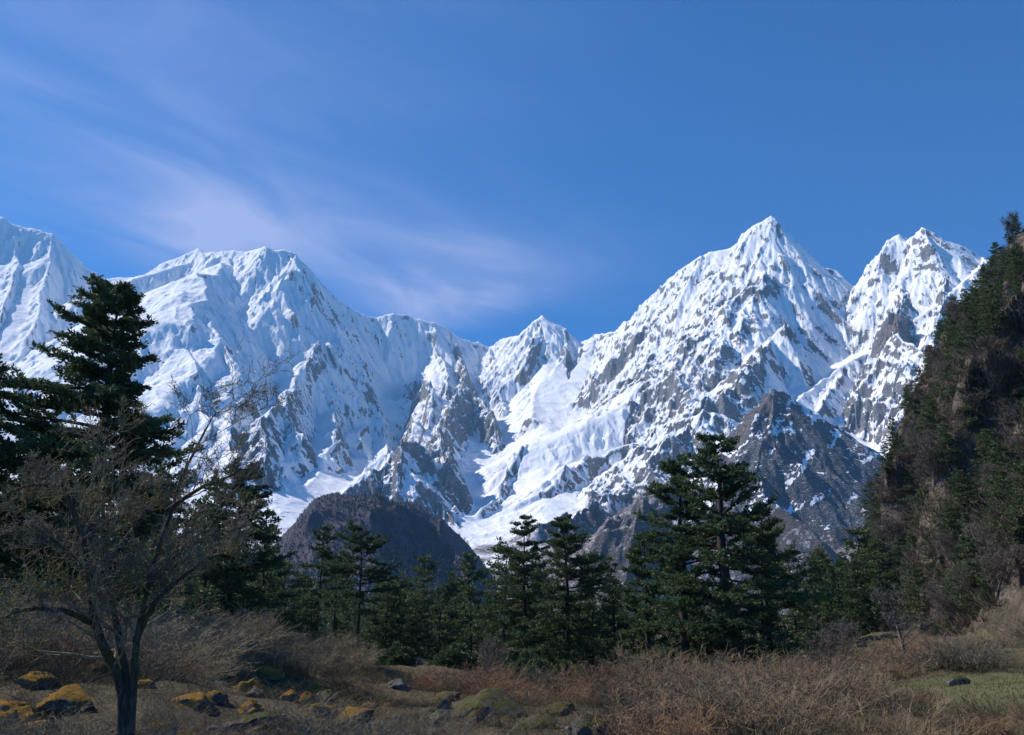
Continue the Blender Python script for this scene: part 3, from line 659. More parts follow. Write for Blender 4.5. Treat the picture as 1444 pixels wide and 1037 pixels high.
# shared conifer kinds for the forest
KIND = []
for i, kw in enumerate([dict(H=16, R=4.4, crown0=.08, nb=60, power=.6, layered=.5), dict(H=16, R=3.8, crown0=.12, nb=55, power=.5, layered=.8, gap=.25), dict(H=16, R=3.2, crown0=.05, nb=60, power=.75, layered=.3),
                        dict(H=16, R=5.0, crown0=.05, nb=60, power=.45, layered=.6, gap=.2), dict(H=16, R=3.0, crown0=.42, nb=34, power=.4, layered=.9, gap=.25), dict(H=16, R=2.2, crown0=.10, nb=50, power=.7, layered=.4, gap=.3)]):
    w, c = conifer_mesh(50+i, cards=0.50, csize=1.7, trunk_r=.24, twn=11, **kw); KIND.append([w, c, None])
def forest_tree(kind, x, y, z, h, rot, label, group=None, sxy=1.0, name='conifer_tree'):
    if KIND[kind][2] is None:
        e = make_tree(KIND[kind][0], KIND[kind][1], name=name); KIND[kind][2] = e
    else: e = copy_tree(KIND[kind][2]); e.name = name
    return place(e, x, y, z, h/16.0, rot, label, 'tree', group, sxy)
R_ = random.Random(5)
named = [(478,778,150,4,'thin conifer between the two bare-trunked pines'),(600,784,165,1,'small pointed conifer standing alone right of the wooded hill'),(668,782,150,0,'dark conifer at the foot of the snow gully'),
 (636,806,170,2,'short narrow conifer left of the snow gully'),(566,812,170,3,'low round conifer below the wooded hill'),(712,768,125,3,'bushy conifer at the left foot of the flat-tufted pine'),
 (832,782,120,0,'conifer leaning on the right side of the layered pine'),(862,786,112,5,'thin sparse conifer between the layered pine and the thick-trunked pair'),(302,700,96,3,'broad conifer behind the bare tree, left of the pointed dark fir'),
 (384,722,108,0,'conifer on the right flank of the pointed dark fir'),(402,792,125,3,'low conifer at the right foot of the pointed dark fir'),(236,640,90,0,'conifer half hidden between the tallest fir and the pointed dark fir'),
 (1112,772,130,3,'conifer just right of the thick-trunked pair'),(1146,790,150,2,'narrow conifer in the gap below the snowy pyramid, nearest the hillside'),(1183,800,150,1,'conifer at the foot of the steep hillside, first from the valley gap'),
 (1240,762,150,0,'tall conifer at the foot of the hillside behind the left bare tree'),(1290,800,135,3,'wide conifer at the hillside foot beside the leafless tree'),(60,600,74,3,'conifer behind the left edge, left of the tallest fir'),
 (100,690,70,3,'low bushy conifer below the tallest fir'),(430,812,135,3,'low conifer left of the bare-trunked pines'),(548,820,140,3,'low conifer right of the bare-trunked pines'),(760,790,125,3,'bushy conifer between the flat-tufted and layered pines'),
 (1210,745,170,1,'conifer against the lower edge of the rocky hillside')]
for i, (px, py, D, k, lab) in enumerate(named):
    x, y, g, h = top_h(px, py, D); forest_tree(k, x, y, g-.2, h, R_.uniform(0, 6.28), lab)
# back rows of the forest across the valley floor
band = []
for i in range(190):
    px = R_.uniform(-60, 1215); D = R_.uniform(125, 300)
    if px > 1100: D = R_.uniform(135, 185)
    lim = 815 if 380 < px < 1150 else 770
    py = R_.uniform(lim, lim+62) if px > 330 else R_.uniform(690, 800)
    x, y, g, h = top_h(px, py, D)
    if h > 5: band.append((D, x, y, g, min(h, 24), R_.choice([0, 1, 2, 3, 3, 0]), R_.uniform(0, 6.28), R_.uniform(.9, 1.3)))
band.sort()
for D, x, y, g, h, k, rot, sx in band[:98]:
    forest_tree(k, x, y, g-.3, h, rot, 'dark conifer in the forest band across the valley floor', 'conifers of the valley forest', sx)
def far_forest():
    low = [conifer_mesh(150+i, 16, rad, crown0=.06, nb=42, power=.55, layered=.4, cards=.30, csize=2.6, twn=8)[1] for i, rad in enumerate((4.2, 3.6, 4.8))]
    acc = Acc()
    for i, (D, x, y, g, h, k, rot, sx) in enumerate(band[98:]):
        V, F, T = low[i % 3]; c, s_ = math.cos(rot), math.sin(rot); q = h/16
        acc.add(np.stack([x+(V[:, 0]*c-V[:, 1]*s_)*q*sx, y+(V[:, 0]*s_+V[:, 1]*c)*q*sx, g-.3+V[:, 2]*q], 1), F, T)
    V, F, T = acc.out(); tag(mesh_np('distant_forest', V, F, MF, False, None, {'tone': T}), kind='stuff')
far_forest()
# conifers on the hillside
zi = cz; pts = []; JV = int(np.searchsorted(cta, ray(1490, 700)[0]))
tree_dens = fbm(cx/30, cy/30, 4, 1400)
tries = 0
while len(pts) < 162 and tries < 160000:
    tries += 1
    i = R_.randrange(50, 400); j = R_.randrange(90, JV)
    t_ = ct[i]
    if t_ < 0.03 or t_ > 1.04: continue
    p = 722+1250*math.tan(cta[j])
    edge = abs(t_-1) < 0.06
    lower = math.exp(-((p-1240)/90)**2)*(1 if cz[i, j] < 75 else .7) + .35*math.exp(-((p-1330)/60)**2)
    if edge and R_.random() < .6: continue
    if not edge and R_.random() > 0.17 + 0.9*max(0, tree_dens[i, j]) + 0.55*lower: continue
    if p > 1360 and cz[i, j] < 22 and R_.random() < .8: continue
    if any((cx[i, j]-a)**2 + (cy[i, j]-b)**2 < (7 if edge else 16) for a, b, *_ in pts): continue
    pts.append((cx[i, j], cy[i, j], cz[i, j], edge))
for a, b, c, edge in pts:
    h = R_.uniform(4.5, 9.5)
    forest_tree(R_.choice([0, 1, 2, 3, 3, 5]), a, b, c-.6, h, R_.uniform(0, 6.28), 'conifer on the skyline ridge of the steep right hillside' if edge else 'dark conifer clinging to the steep right hillside',
        'conifers along the ridge of the right hillside' if edge else 'conifers on the face of the right hillside', R_.uniform(1.0, 1.5))
x, y, g, h = 0, 0, 0, 0
D_ = 262; a_, te_ = ray(1430, 306); x = D_*math.sin(a_); y = D_*math.cos(a_)
forest_tree(5, x, y, CAMZ + D_*ray(1430, 366)[1]-.6, D_*(te_-ray(1430, 366)[1])+.6, 1.0, 'highest conifer of the right hillside, at the right edge of the photo', None, 1.2)

# ------------------------------------------------------------------ leafless trees and shrubs
def grow(r, stems, levels, spread=0.8, up=0.15, droop=0.0, wig=0.10, minr=0.010):
    """stems: list of (points (k,3), r0, r1). levels: list of (children per parent, length ratio range, radius ratio, min t)"""
    acc = Acc(); cur = []
    for P, r0, r1 in stems:
        P = np.array(P, float); kk = 12
        s = np.linspace(0, len(P)-1, kk); Q = np.stack([np.interp(s, np.arange(len(P)), P[:, c]) for c in range(3)], 1)
        for _ in range(1): Q[1:-1] = (Q[:-2]+2*Q[1:-1]+Q[2:])/4
        Q += np.cumsum(r.normal(0, wig*.22, (kk, 3)), 0)*np.linspace(0, 1, kk)[:, None]
        R = np.linspace(r0, r1, kk)*(1+r.normal(0, .06, kk)); acc.add(*tubes(Q[None], R[None], 8)); cur.append((Q, R))
    PQ = np.stack([c[0] for c in cur]); PR = np.stack([c[1] for c in cur])
    for li, (nchild, lr, rr_, tmin, kpt) in enumerate(levels):
        n = len(PQ); k = PQ.shape[1]; plen = np.linalg.norm(np.diff(PQ, axis=1), axis=2).sum(1)
        t = np.clip(r.uniform(tmin, 1.0, (n, nchild)), 0, .999)*(k-1); i0 = t.astype(int); fr = (t-i0)[..., None]; b = np.arange(n)[:, None]
        O = PQ[b, i0]*(1-fr)+PQ[b, i0+1]*fr; PD = nrm(PQ[b, i0+1]-PQ[b, i0]); Rp = PR[b, i0]*(1-fr[..., 0])+PR[b, i0+1]*fr[..., 0]
        rd = nrm(r.normal(0, 1, (n, nchild, 3))); rd = nrm(rd - (rd*PD).sum(-1, keepdims=True)*PD)
        D = nrm(PD*0.65 + rd*spread + np.array([0, 0, up]))
        Ln = lr[0] + (lr[1]-lr[0])*r.random((n, nchild)) if lr[0] > 5e-1 and li == 0 else plen[:, None]*(lr[0]+(lr[1]-lr[0])*r.random((n, nchild)))*(1.15-0.5*t/(k-1))
        s = np.linspace(0, 1, kpt); Q = O[:, :, None] + D[:, :, None]*(Ln[..., None]*s)[..., None]
        wv = nrm(r.normal(0, 1, (n, nchild, 3)))
        Q = Q + wv[:, :, None]*(Ln[..., None]*0.20*np.sin(s*math.pi*0.9))[..., None] + np.cumsum(r.normal(0, wig, (n, nchild, kpt, 3)), 2)*(Ln[..., None, None]*0.22)*s[:, None]
        Q[..., 2] += -droop*Ln[..., None]*s**2
        R = np.maximum(Rp*rr_, minr)[..., None]*(1-0.72*s)
        PQ = Q.reshape(-1, kpt, 3); PR = R.reshape(-1, kpt); acc.add(*tubes(PQ, PR, 5 if li == 0 else (4 if li == 1 else 3)))
    return acc.out()[:2]
def near(px, py, D, dd=0.0): return at(px, py, D+dd)
r1 = np.random.default_rng(3)
DB = 16.0; bx_, by_ = xy(178, DB, 1030); bz = gz(bx_, by_)
def P_(px, py, dd=0): return near(px, py, DB, dd)
root = np.array([bx_, by_, bz-0.15])
bstems = [([root, P_(178, 1000), P_(172, 955), P_(150, 925), P_(133, 880, -.1), P_(122, 830, -.1), P_(116, 785, -.2), P_(104, 730, -.4), P_(80, 690, -.7)], .10, .03),
 ([root+(.05, 0, 0), P_(184, 1000), P_(180, 950), P_(172, 900, .1), P_(166, 850, .1), P_(152, 780, .2), P_(150, 700, .4), P_(156, 660, .4), P_(150, 620, .5)], .08, .016),
 ([root+(.1, .05, 0), P_(188, 990), P_(188, 920, -.1), P_(200, 850, -.2), P_(214, 790, -.1), P_(236, 720, 0), P_(252, 655, .1), P_(276, 615, .2), P_(290, 575, .3)], .07, .012),
 ([P_(190, 905), P_(215, 850, -.3), P_(260, 810, -.6), P_(300, 785, -.9), P_(335, 775, -1.1)], .055, .012),
 ([P_(132, 880, -.1), P_(90, 860, -.5), P_(45, 858, -.8), P_(0, 880, -1.0), P_(-40, 900, -1.2)], .05, .012),
 ([P_(118, 800, -.2), P_(80, 765, -.3), P_(30, 750, -.2), P_(-20, 765, 0)], .045, .012),
 ([P_(150, 760, .3), P_(110, 700, .6), P_(60, 670, .9), P_(10, 680, 1.2)], .06, .012),
 ([P_(153, 790, .2), P_(195, 740, .6), P_(222, 700, 1.0), P_(240, 680, 1.3)], .05, .012),
 ([P_(236, 720, 0), P_(275, 690, -.2), P_(310, 672, -.3), P_(340, 655, -.4)], .045, .008),
 ([P_(205, 830, -.2), P_(240, 790, .4), P_(290, 740, .9), P_(340, 735, 1.2)], .06, .012)]
w = grow(r1, bstems, [(17, (.14, .36), .36, .28, 8), (9, (.25, .55), .50, .15, 6), (7, (.3, .6), .58, .15, 5), (2, (.35, .8), .65, .2, 4)], spread=.85, up=.34, droop=.03, wig=.15, minr=.0055)
e = bpy.data.objects.new('bare_tree', None); link(e)
nst = len(bstems)*12*8; tF = (w[1] < nst).all(1); mesh_np('trunk', w[0][:nst], w[1][tF], MBT, True, e); mesh_np('branches', w[0][nst:], w[1][~tF]-nst, MBM, True, e)
tag(e, 'large leafless mossy tree with forked trunks and arching branches, close at the left', 'tree')
mv = np.array(bstems and root); e.location = (0, 0, 0)
def recenter(e, p):
    e.location = p
    for ch in e.children:
        me = ch.data; n = len(me.vertices); a = np.empty(n*3, np.float32); me.vertices.foreach_get('co', a); a = a.reshape(-1, 3) - np.array(p, np.float32); me.vertices.foreach_set('co', a.ravel()); me.update()
recenter(e, (bx_, by_, bz))
# bare tree kinds for the middle distance (native size about 6 m)
def bare_kind(seed, H, nst, lean=.35, lv=None):
    r = np.random.default_rng(seed); st = []
    for i in range(nst):
        a = r.uniform(0, 6.28); q = np.linspace(0, 1, 5); l = r.uniform(.1, lean)
        st.append((np.stack([np.cos(a)*l*H*q**1.4, np.sin(a)*l*H*q**1.4, H*.85*q], 1), .028*H/(nst**.5), .004*H))
    return grow(r, st, lv or [(14, (.25, .5), .45, .22, 6), (9, (.3, .55), .5, .15, 5), (7, (.35, .6), .6, .15, 4)], spread=.9, up=.35, droop=.0, wig=.1, minr=.02)
BK = [bare_kind(61, 6, 1, .15), bare_kind(62, 6, 3, .4), bare_kind(63, 6, 2, .3)]
BKO = {}
def bare_tree(k, x, y, z, h, rot, label, group=None, sxy=1.0, mat=None):
    if k not in BKO:
        e = bpy.data.objects.new('leafless_tree', None); link(e); mesh_np('branches', BK[k][0], BK[k][1], mat or MTG, True, e); BKO[k] = e
    else: e = copy_tree(BKO[k])
    return place(e, x, y, z, h/6.0, rot, label, 'tree', group, sxy)
for px, py, D, k, s_, lab in [(1268, 832, 68, 0, 1.25, 'small leafless tree with a slanting trunk in front of the hillside conifers'), (1150, 878, 66, 1, 1.2, 'round leafless tree left of the slanting one, among brown shrubs'),
     (690, 905, 82, 1, 1.0, 'low pale leafless bush-like tree below the flat-tufted pine'), (1060, 868, 60, 2, 1, 'leafless tree in front of the thick-trunked pair, on its right')][:3]:
    x, y, g, h = top_h(px, py, D); bare_tree(k, x, y, g-.1, h*1.02, R_.uniform(0, 6), lab, None, s_)
for i in range(110):
    a = R_.randrange(45, 380); j = R_.randrange(150, JV)
    if ct[a] > 1: continue
    bare_tree(R_.choice([0, 1, 2, 1]), cx[a, j], cy[a, j], cz[a, j]-.3, R_.uniform(3.5, 7.5), R_.uniform(0, 6), 'leafless brown tree on the steep right hillside', 'leafless trees on the right hillside', R_.uniform(1, 1.5))
# shrubs
def shrub_mesh(seed, n, H, spread):
    r = np.random.default_rng(seed); az = r.uniform(0, 6.283, n); l = H*r.uniform(.6, 1.1, n); q = np.linspace(0, 1, 6)
    out = spread*r.random(n)**.7; base = np.stack([np.cos(az)*r.uniform(0, .3, n), np.sin(az)*r.uniform(0, .3, n), np.zeros(n)-.1], 1)*H
    P = base[:, None] + np.stack([np.cos(az)*out, np.sin(az)*out, np.ones(n)], 1)[:, None]*(l[:, None]*q)[..., None]
    P[..., 2] -= (out[:, None]*l[:, None]*.35*q**2); P += np.cumsum(r.normal(0, .028*H, P.shape), 1)*q[:, None]*.8
    acc = Acc(); R = np.full(n, .008)[:, None]*(1-.7*q); acc.add(*tubes(P, R, 3)); PQ, PR = P, R
    for nch, lo, hi in ((6, .22, .45), (4, .3, .6)):
        m_ = len(PQ); k = PQ.shape[1]; t = r.uniform(.25, .98, (m_, nch))*(k-1); i0 = t.astype(int); fr = (t-i0)[..., None]; b = np.arange(m_)[:, None]
        O = PQ[b, i0]*(1-fr)+PQ[b, i0+1]*fr; PD = nrm(PQ[b, i0+1]-PQ[b, i0]); D = nrm(PD + r.normal(0, .62, PD.shape) + np.array([0, 0, .12]))
        L_ = H*(lo+(hi-lo)*r.random((m_, nch)))*(.6 if nch == 6 else .32); s = np.linspace(0, 1, 4)
        Q = O[:, :, None] + D[:, :, None]*(L_[..., None]*s)[..., None] + np.cumsum(r.normal(0, .02*H, (m_, nch, 4, 3)), 2)*s[:, None]
        PQ = Q.reshape(-1, 4, 3); PR = np.full(len(PQ), .0055)[:, None]*(1-.5*s); acc.add(*tubes(PQ, PR, 3))
    return acc.out()[:2]
SH = [shrub_mesh(70+i, n, H, sp) for i, (n, H, sp) in enumerate([(60, 1.5, 1.0), (70, 1.1, 1.3), (46, 1.9, .8), (64, 1.3, 1.1)])]
MSH = [MTW, MTG, MTW, MTG]
def mat_shrub(name, c0, c1):
    m = NT(name); oi = m.n('ShaderNodeObjectInfo').outputs['Random']; a = m.noise(1.5, 3, .6, 0, m.obj())
    c = m.mix(m.rng(a, .35, .65), c0, c1); c = m.mix(m.math('MULTIPLY', oi, .7), c, (c1[0]*1.25, c1[1]*1.12, c1[2])); return m.bsdf(c, .9, None, .1)
MS1 = mat_shrub('heath_twigs', (.13, .10, .062), (.28, .22, .14)); MS2 = mat_shrub('reddish_twigs', (.14, .094, .058), (.29, .20, .125)); MS3 = mat_shrub('ashen_twigs', (.11, .096, .066), (.24, .21, .145))
SHM = [MS1, MS2, MS3]; shp = {}
def shrub(k, mi, x, y, z, s, rot, label, group, sxy=1.0):
    if (k, mi) not in shp:
        o = mesh_np('shrub', SH[k][0], SH[k][1], SHM[mi], False); shp[(k, mi)] = o
    else: o = shp[(k, mi)].copy(); link(o)
    o.location = (x, y, z); o.scale = (s*sxy, s*sxy, s); o.rotation_euler = (0, 0, rot); return tag(o, label, 'shrub', group)
for i in range(62):
    D = R_.uniform(10.5, 23); a = math.radians(R_.uniform(-30, -4)); x = D*math.sin(a); y = D*math.cos(a)
    shrub(R_.randrange(4), 2, x, y, gz(x, y)-.08, R_.uniform(.25, .6), R_.uniform(0, 6), 'low grey twiggy shrub between the orange boulders in the near left', 'low twiggy shrubs near the camera', R_.uniform(1.1, 1.6))
KEEP = []
for px_, py_, sp_ in ((95,990,50),(690,1005,78),(632,985,34),(790,1000,30),(445,975,34),(375,950,32),(405,965,26),(490,1015,45),(565,965,22),(755,1022,45)):
    a_, te_ = ray(px_, py_); d_ = np.geomspace(9, 120, 400); ok_ = ground_h(d_*math.sin(a_), d_*math.cos(a_)) >= CAMZ + d_*te_
    dk = float(d_[np.argmax(ok_)]) if ok_.any() else 100.0; KEEP.append((math.sin(a_), math.cos(a_), dk, sp_*dk/FPX))
def in_view(x, y): return abs(math.atan2(x, y)) < math.radians(33)
cnt = 0; tries = 0; placed = []
while cnt < 270 and tries < 30000:
    tries += 1; D = 19 + 68*R_.random()**0.8; a = math.radians(R_.uniform(-31.5, 31.5)); x = D*math.sin(a); y = D*math.cos(a); px = 722+1250*math.tan(a)*.97
    g = float(grass_mask(np.array([x]), np.array([y]))[0])
    if g > .35: continue
    if float(fbm(np.array([x/5.5]), np.array([y/5.5]), 3, 1600)[0]) < -.30 and D < 60: continue
    if px < 430 and D < 19.5: continue
    if px < 700 and R_.random() < .15: continue
    if 560 < px < 900 and D < 31: continue
    if 300 < px < 1000 and D < 27 and R_.random() < .6: continue
    if any((x*dcy-y*dcx)**2 < (.9+sz_)**2 and x*dcx+y*dcy < dd_+sz_*1.5 and x*dcx+y*dcy > dd_*.35 for dcx, dcy, dd_, sz_ in KEEP): continue
    if any((x-u)**2+(y-v)**2 < (.85 + D*.011)**2 for u, v in placed): continue
    placed.append((x, y)); cnt += 1
    reddish = R_.random() < (.55 if 520 < px < 980 else .1 if px > 980 else .12)
    mi = 1 if reddish else (2 if (px < 520 or R_.random() < .4) else 0)
    lab = {0: ('brown leafless shrub in the heath', 'brown shrubs of the heath'), 1: ('reddish-brown leafless shrub in the heath', 'reddish shrubs of the heath'), 2: ('ash-grey leafless shrub in the heath', 'grey shrubs of the heath')}[mi]
    shrub(R_.randrange(4), mi, x, y, gz(x, y)-.05, R_.choice([.45, .6, .8, 1.0, 1.25, 1.5])*(1.15 if D > 40 else .8 if D < 28 else .9 if px < 600 else 1), R_.uniform(0, 6), lab[0], lab[1], R_.uniform(1, 1.5))
# scrub covering the hillside, one mass
def hillside_scrub():
    r = np.random.default_rng(15); N = 8500; a = r.integers(46, 390, N); j = r.integers(60, JV, N); ok = (hs[0][j] > 3)
    dn = fbm(cx[a, j]/18, cy[a, j]/18, 3, 1500); ok &= r.random(N) < .7+dn*1.3; a, j = a[ok], j[ok]; n = len(a); m_ = 42
    c = np.stack([cx[a, j], cy[a, j], cz[a, j]], 1); sz = r.uniform(.7, 1.9, n); az = r.uniform(0, 6.283, (n, m_)); out = r.random((n, m_))**.6*1.1; ln = sz[:, None]*r.uniform(.3, .9, (n, m_)); q = np.linspace(0, 1, 4)
    P = c[:, None, None] + np.stack([np.cos(az)*out, np.sin(az)*out, np.ones_like(az)], -1)[:, :, None]*(ln[..., None]*q)[..., None]; P = P + np.cumsum(r.normal(0, .13, P.shape), 2)*q[:, None]
    P = P + (np.stack([np.cos(az), np.sin(az), 0*az], -1)*sz[:, None, None]*1.0*r.random((n, m_, 1)))[:, :, None]; P[..., 2] -= .3
    P = P.reshape(-1, 4, 3); V, F = tubes(P, np.full(len(P), .035)[:, None]*(1-.6*q), 3)
    g = (r.random((n, 1)) < .30); col = np.where(g, np.array([[.07, .09, .04]]), np.array([[.19, .142, .105]]))*r.uniform(.6, 1.35, (n, 1)); col = np.repeat(col, m_*12, 0)
    m = NT('scrub'); mt = m.bsdf(m.attr('col', 'Color'), .95, None, .1); tag(mesh_np('hillside_scrub', V, F, mt, False, None, {'col': col}), kind='stuff')
hillside_scrub()
def heath_scrub():
    r = np.random.default_rng(25); N = 2300; D = 10.5+70*r.random(N)**1.2; a = np.radians(r.uniform(-33, 33, N)); x = D*np.sin(a); y = D*np.cos(a)
    ok = (grass_mask(x, y) < .3) & (r.random(N) < .75+fbm(x/6, y/6, 3, 1700)*1.2)
    for sx_, sy_, d_, s_ in KEEP: ok &= ~((np.abs(x*sy_-y*sx_) < s_+.3) & (x*sx_+y*sy_ < d_+s_) & (x*sx_+y*sy_ > d_*.3))
    x, y, D = x[ok], y[ok], D[ok]; n = len(x); m_ = 56; sz = r.uniform(.3, .85, n)*np.clip(D/24, .6, 1.25); z = ground_h(x, y)-.05
    az = r.uniform(0, 6.283, (n, m_)); out = r.random((n, m_))**.6; ln = sz[:, None]*r.uniform(.4, 1.1, (n, m_)); q = np.linspace(0, 1, 4); dr = np.stack([np.cos(az), np.sin(az), 0*az], -1)
    P = np.stack([x, y, z], 1)[:, None, None] + (dr*out[..., None] + np.array([0, 0, .9]))[:, :, None]*(ln[..., None]*q)[..., None] + (dr*sz[:, None, None]*.9*r.random((n, m_, 1)))[:, :, None]
    P = P + np.cumsum(r.normal(0, .05, P.shape), 2)*q[:, None]*sz[:, None, None, None]*2; P = P.reshape(-1, 4, 3)
    V, F = tubes(P, np.repeat(np.clip(.0042*D/20, .0035, .011), m_)[:, None]*(1-.6*q), 3); k = r.random((n, 1))
    col = np.where(k < .5, np.array([[.15, .12, .075]]), np.where(k < .8, np.array([[.10, .088, .06]]), np.array([[.19, .12, .07]])))*r.uniform(.5, 1.25, (n, 1)); col = np.repeat(col, m_*12, 0)
    m = NT('heath_scrub_twigs'); mt = m.bsdf(m.attr('col', 'Color'), .95, None, .1); tag(mesh_np('heath_scrub', V, F, mt, False, None, {'col': col}), kind='stuff')
heath_scrub()
# low undergrowth: dry stems and grass over the heath, one mass
def undergrowth():
    r = np.random.default_rng(9); N = 210000
    D = 8 + 95*r.random(N)**1.5; a = np.radians(r.uniform(-34, 34, N)); x = D*np.sin(a); y = D*np.cos(a)
    g = grass_mask(x, y); keep = (r.random(N) > g*1.1) & (r.random(N) < np.clip(D/18, .6, 1)) & (r.random(N) < .55+fbm(x/3, y/3, 3, 970)*1.2); x, y, D, g = x[keep], y[keep], D[keep], g[keep]; n = len(x)
    x2 = x + r.normal(0, .02, n); h = r.uniform(.08, .40, n)*(1+.9*fbm(x/3, y/3, 3, 980))*np.clip(D/22, .55, 1.5); az = r.uniform(0, 6.283, n); ln = r.uniform(.2, 1.9, n)
    z = ground_h(x, y) - .03; q = np.linspace(0, 1, 4)
    P = np.stack([x[:, None]+np.cos(az)[:, None]*(ln*h)[:, None]*q**1.6, y[:, None]+np.sin(az)[:, None]*(ln*h)[:, None]*q**1.6, z[:, None]+h[:, None]*q], -1)
    P[:, 1:] += r.normal(0, .018, (n, 3, 3))*h[:, None, None]*3
    R = (np.clip(.0032*D/20, .003, .011))[:, None]*(1-.6*q); V, F = tubes(P, R, 3)
    c = np.where(r.random(n)[:, None] < .3, np.array([[.20, .15, .07]]), np.array([[.13, .108, .065]]))*r.uniform(.6, 1.4, (n, 1))
    m = NT('dry_stems'); mt = m.bsdf(m.attr('col', 'Color'), .9, None, .1)
    tag(mesh_np('undergrowth', V, F, mt, False, None, {'col': np.repeat(c, 12, 0)}), kind='stuff')
    # short grass of the clearings
    N = 90000; D = 18+45*r.random(N); a = np.radians(r.uniform(5, 34, N)); x = D*np.sin(a); y = D*np.cos(a); k = grass_mask(x, y) > r.uniform(.2, .7, N); x, y, D = x[k], y[k], D[k]; n = len(x)
    h = r.uniform(.05, .16, n); az = r.uniform(0, 6.28, n); z = ground_h(x, y)-.01; w_ = .010
    V = np.stack([np.stack([x-np.sin(az)*w_, y+np.cos(az)*w_, z], 1), np.stack([x+np.sin(az)*w_, y-np.cos(az)*w_, z], 1), np.stack([x+np.cos(az)*h*.6, y+np.sin(az)*h*.6, z+h], 1)], 1).reshape(-1, 3)
    c = np.array([[.15, .16, .06]])*r.uniform(.6, 1.4, (n, 1)) + np.array([[.07, .04, 0.0]])*r.random((n, 1))
    tag(mesh_np('grass', V, np.arange(n*3).reshape(-1, 3), mt, False, None, {'col': np.repeat(c, 3, 0)}), kind='stuff')
undergrowth()

# ------------------------------------------------------------------ boulders
def rock_mesh(seed, sub=4):
    import bmesh
    bm = bmesh.new(); bmesh.ops.create_icosphere(bm, subdivisions=sub, radius=1.0); me = bpy.data.meshes.new('boulder')
    V = np.array([v.co[:] for v in bm.verts]); F = np.array([[v.index for v in f.verts] for f in bm.faces]); bm.free(); r = np.random.default_rng(seed)
    # chop by random planes for facets, then roughen
    for _ in range(20):
        nv = nrm(r.normal(0, 1, 3)); d = r.uniform(.5, .85); s = V@nv; V = V - np.clip(s-d, 0, None)[:, None]*nv*0.92
    V += nrm(V)*(fbm(V[:, 0]*2.2+V[:, 2]*1.3+seed, V[:, 1]*2.2-V[:, 2]*1.7, 5, seed)*.16)[:, None]
    V[:, 2] *= .72; bpy.data.meshes.remove(me); V += nrm(V)*(ridged(V[:, 0]*5+V[:, 2]*3, V[:, 1]*5-V[:, 2]*4, 4, seed+5)*.10)[:, None]; return V, F
def mat_rock(name, moss, mossamt):
    m = NT(name); a = m.noise(2.2, 8, .7, .6, m.pos()); b = m.noise(11, 8, .75, .3, m.pos()); g = m.n('ShaderNodeNewGeometry'); sx = m.n('ShaderNodeSeparateXYZ'); m.l(g.outputs['Normal'], sx.inputs[0])
    c = m.mix(m.rng(a, .35, .65), (.10, .096, .09), (.27, .26, .24)); c = m.mix(m.rng(b, .55, .68, 0, .8), c, (.36, .35, .33)); c = m.mix(m.rng(b, .30, .42, .8, 0), c, (.035, .033, .03))
    k = m.math('ADD', sx.outputs[2], m.math('MULTIPLY', m.math('SUBTRACT', a, .5), 4.2)); k = m.math('ADD', k, m.math('MULTIPLY', m.math('SUBTRACT', b, .5), 2.6))
    mc = m.mix(b, (moss[0]*.45, moss[1]*.45, moss[2]*.45), (moss[0]*1.3, moss[1]*1.3, moss[2]*1.3))
    c = m.mix(m.rng(k, 1.05-mossamt, 1.35-mossamt), c, mc)
    return m.bsdf(c, .95, m.bump(m.math('ADD', a, m.math('MULTIPLY', b, .6)), .22, 1.0), .1)
MRO = mat_rock('orange_lichen_rock', (.36, .20, .04), .85); MRG = mat_rock('mossy_rock', (.11, .105, .03), .62); MRB = mat_rock('bare_rock', (.12, .11, .05), .2)
RM = [rock_mesh(80+i) for i in range(6)]; rko = {}
def boulder(k, mat, mk, px, py, D, s, lab, group=None, rot=0, flat=1.0, z=None):
    x, y = xy(px, D, py); zz = gz(x, y) if z is None else z
    if (k, mk) not in rko: o = mesh_np('boulder', RM[k][0], RM[k][1], mat, True); rko[(k, mk)] = o
    else: o = rko[(k, mk)].copy(); link(o)
    o.location = (x, y, zz + s*.12*flat); o.scale = (s, s*.9, s*flat); o.rotation_euler = (R_.uniform(-.2, .2), R_.uniform(-.2, .2), rot)
    return tag(o, lab, 'boulder', group)
def ydist(px, py):
    """distance at which the ground is seen at this pixel"""
    a, te = ray(px, py); d = np.geomspace(9, 120, 700); g = ground_h(d*math.sin(a), d*math.cos(a)); h = CAMZ + d*te
    i = np.argmax(g >= h); return d[i] if (g >= h).any() else 100
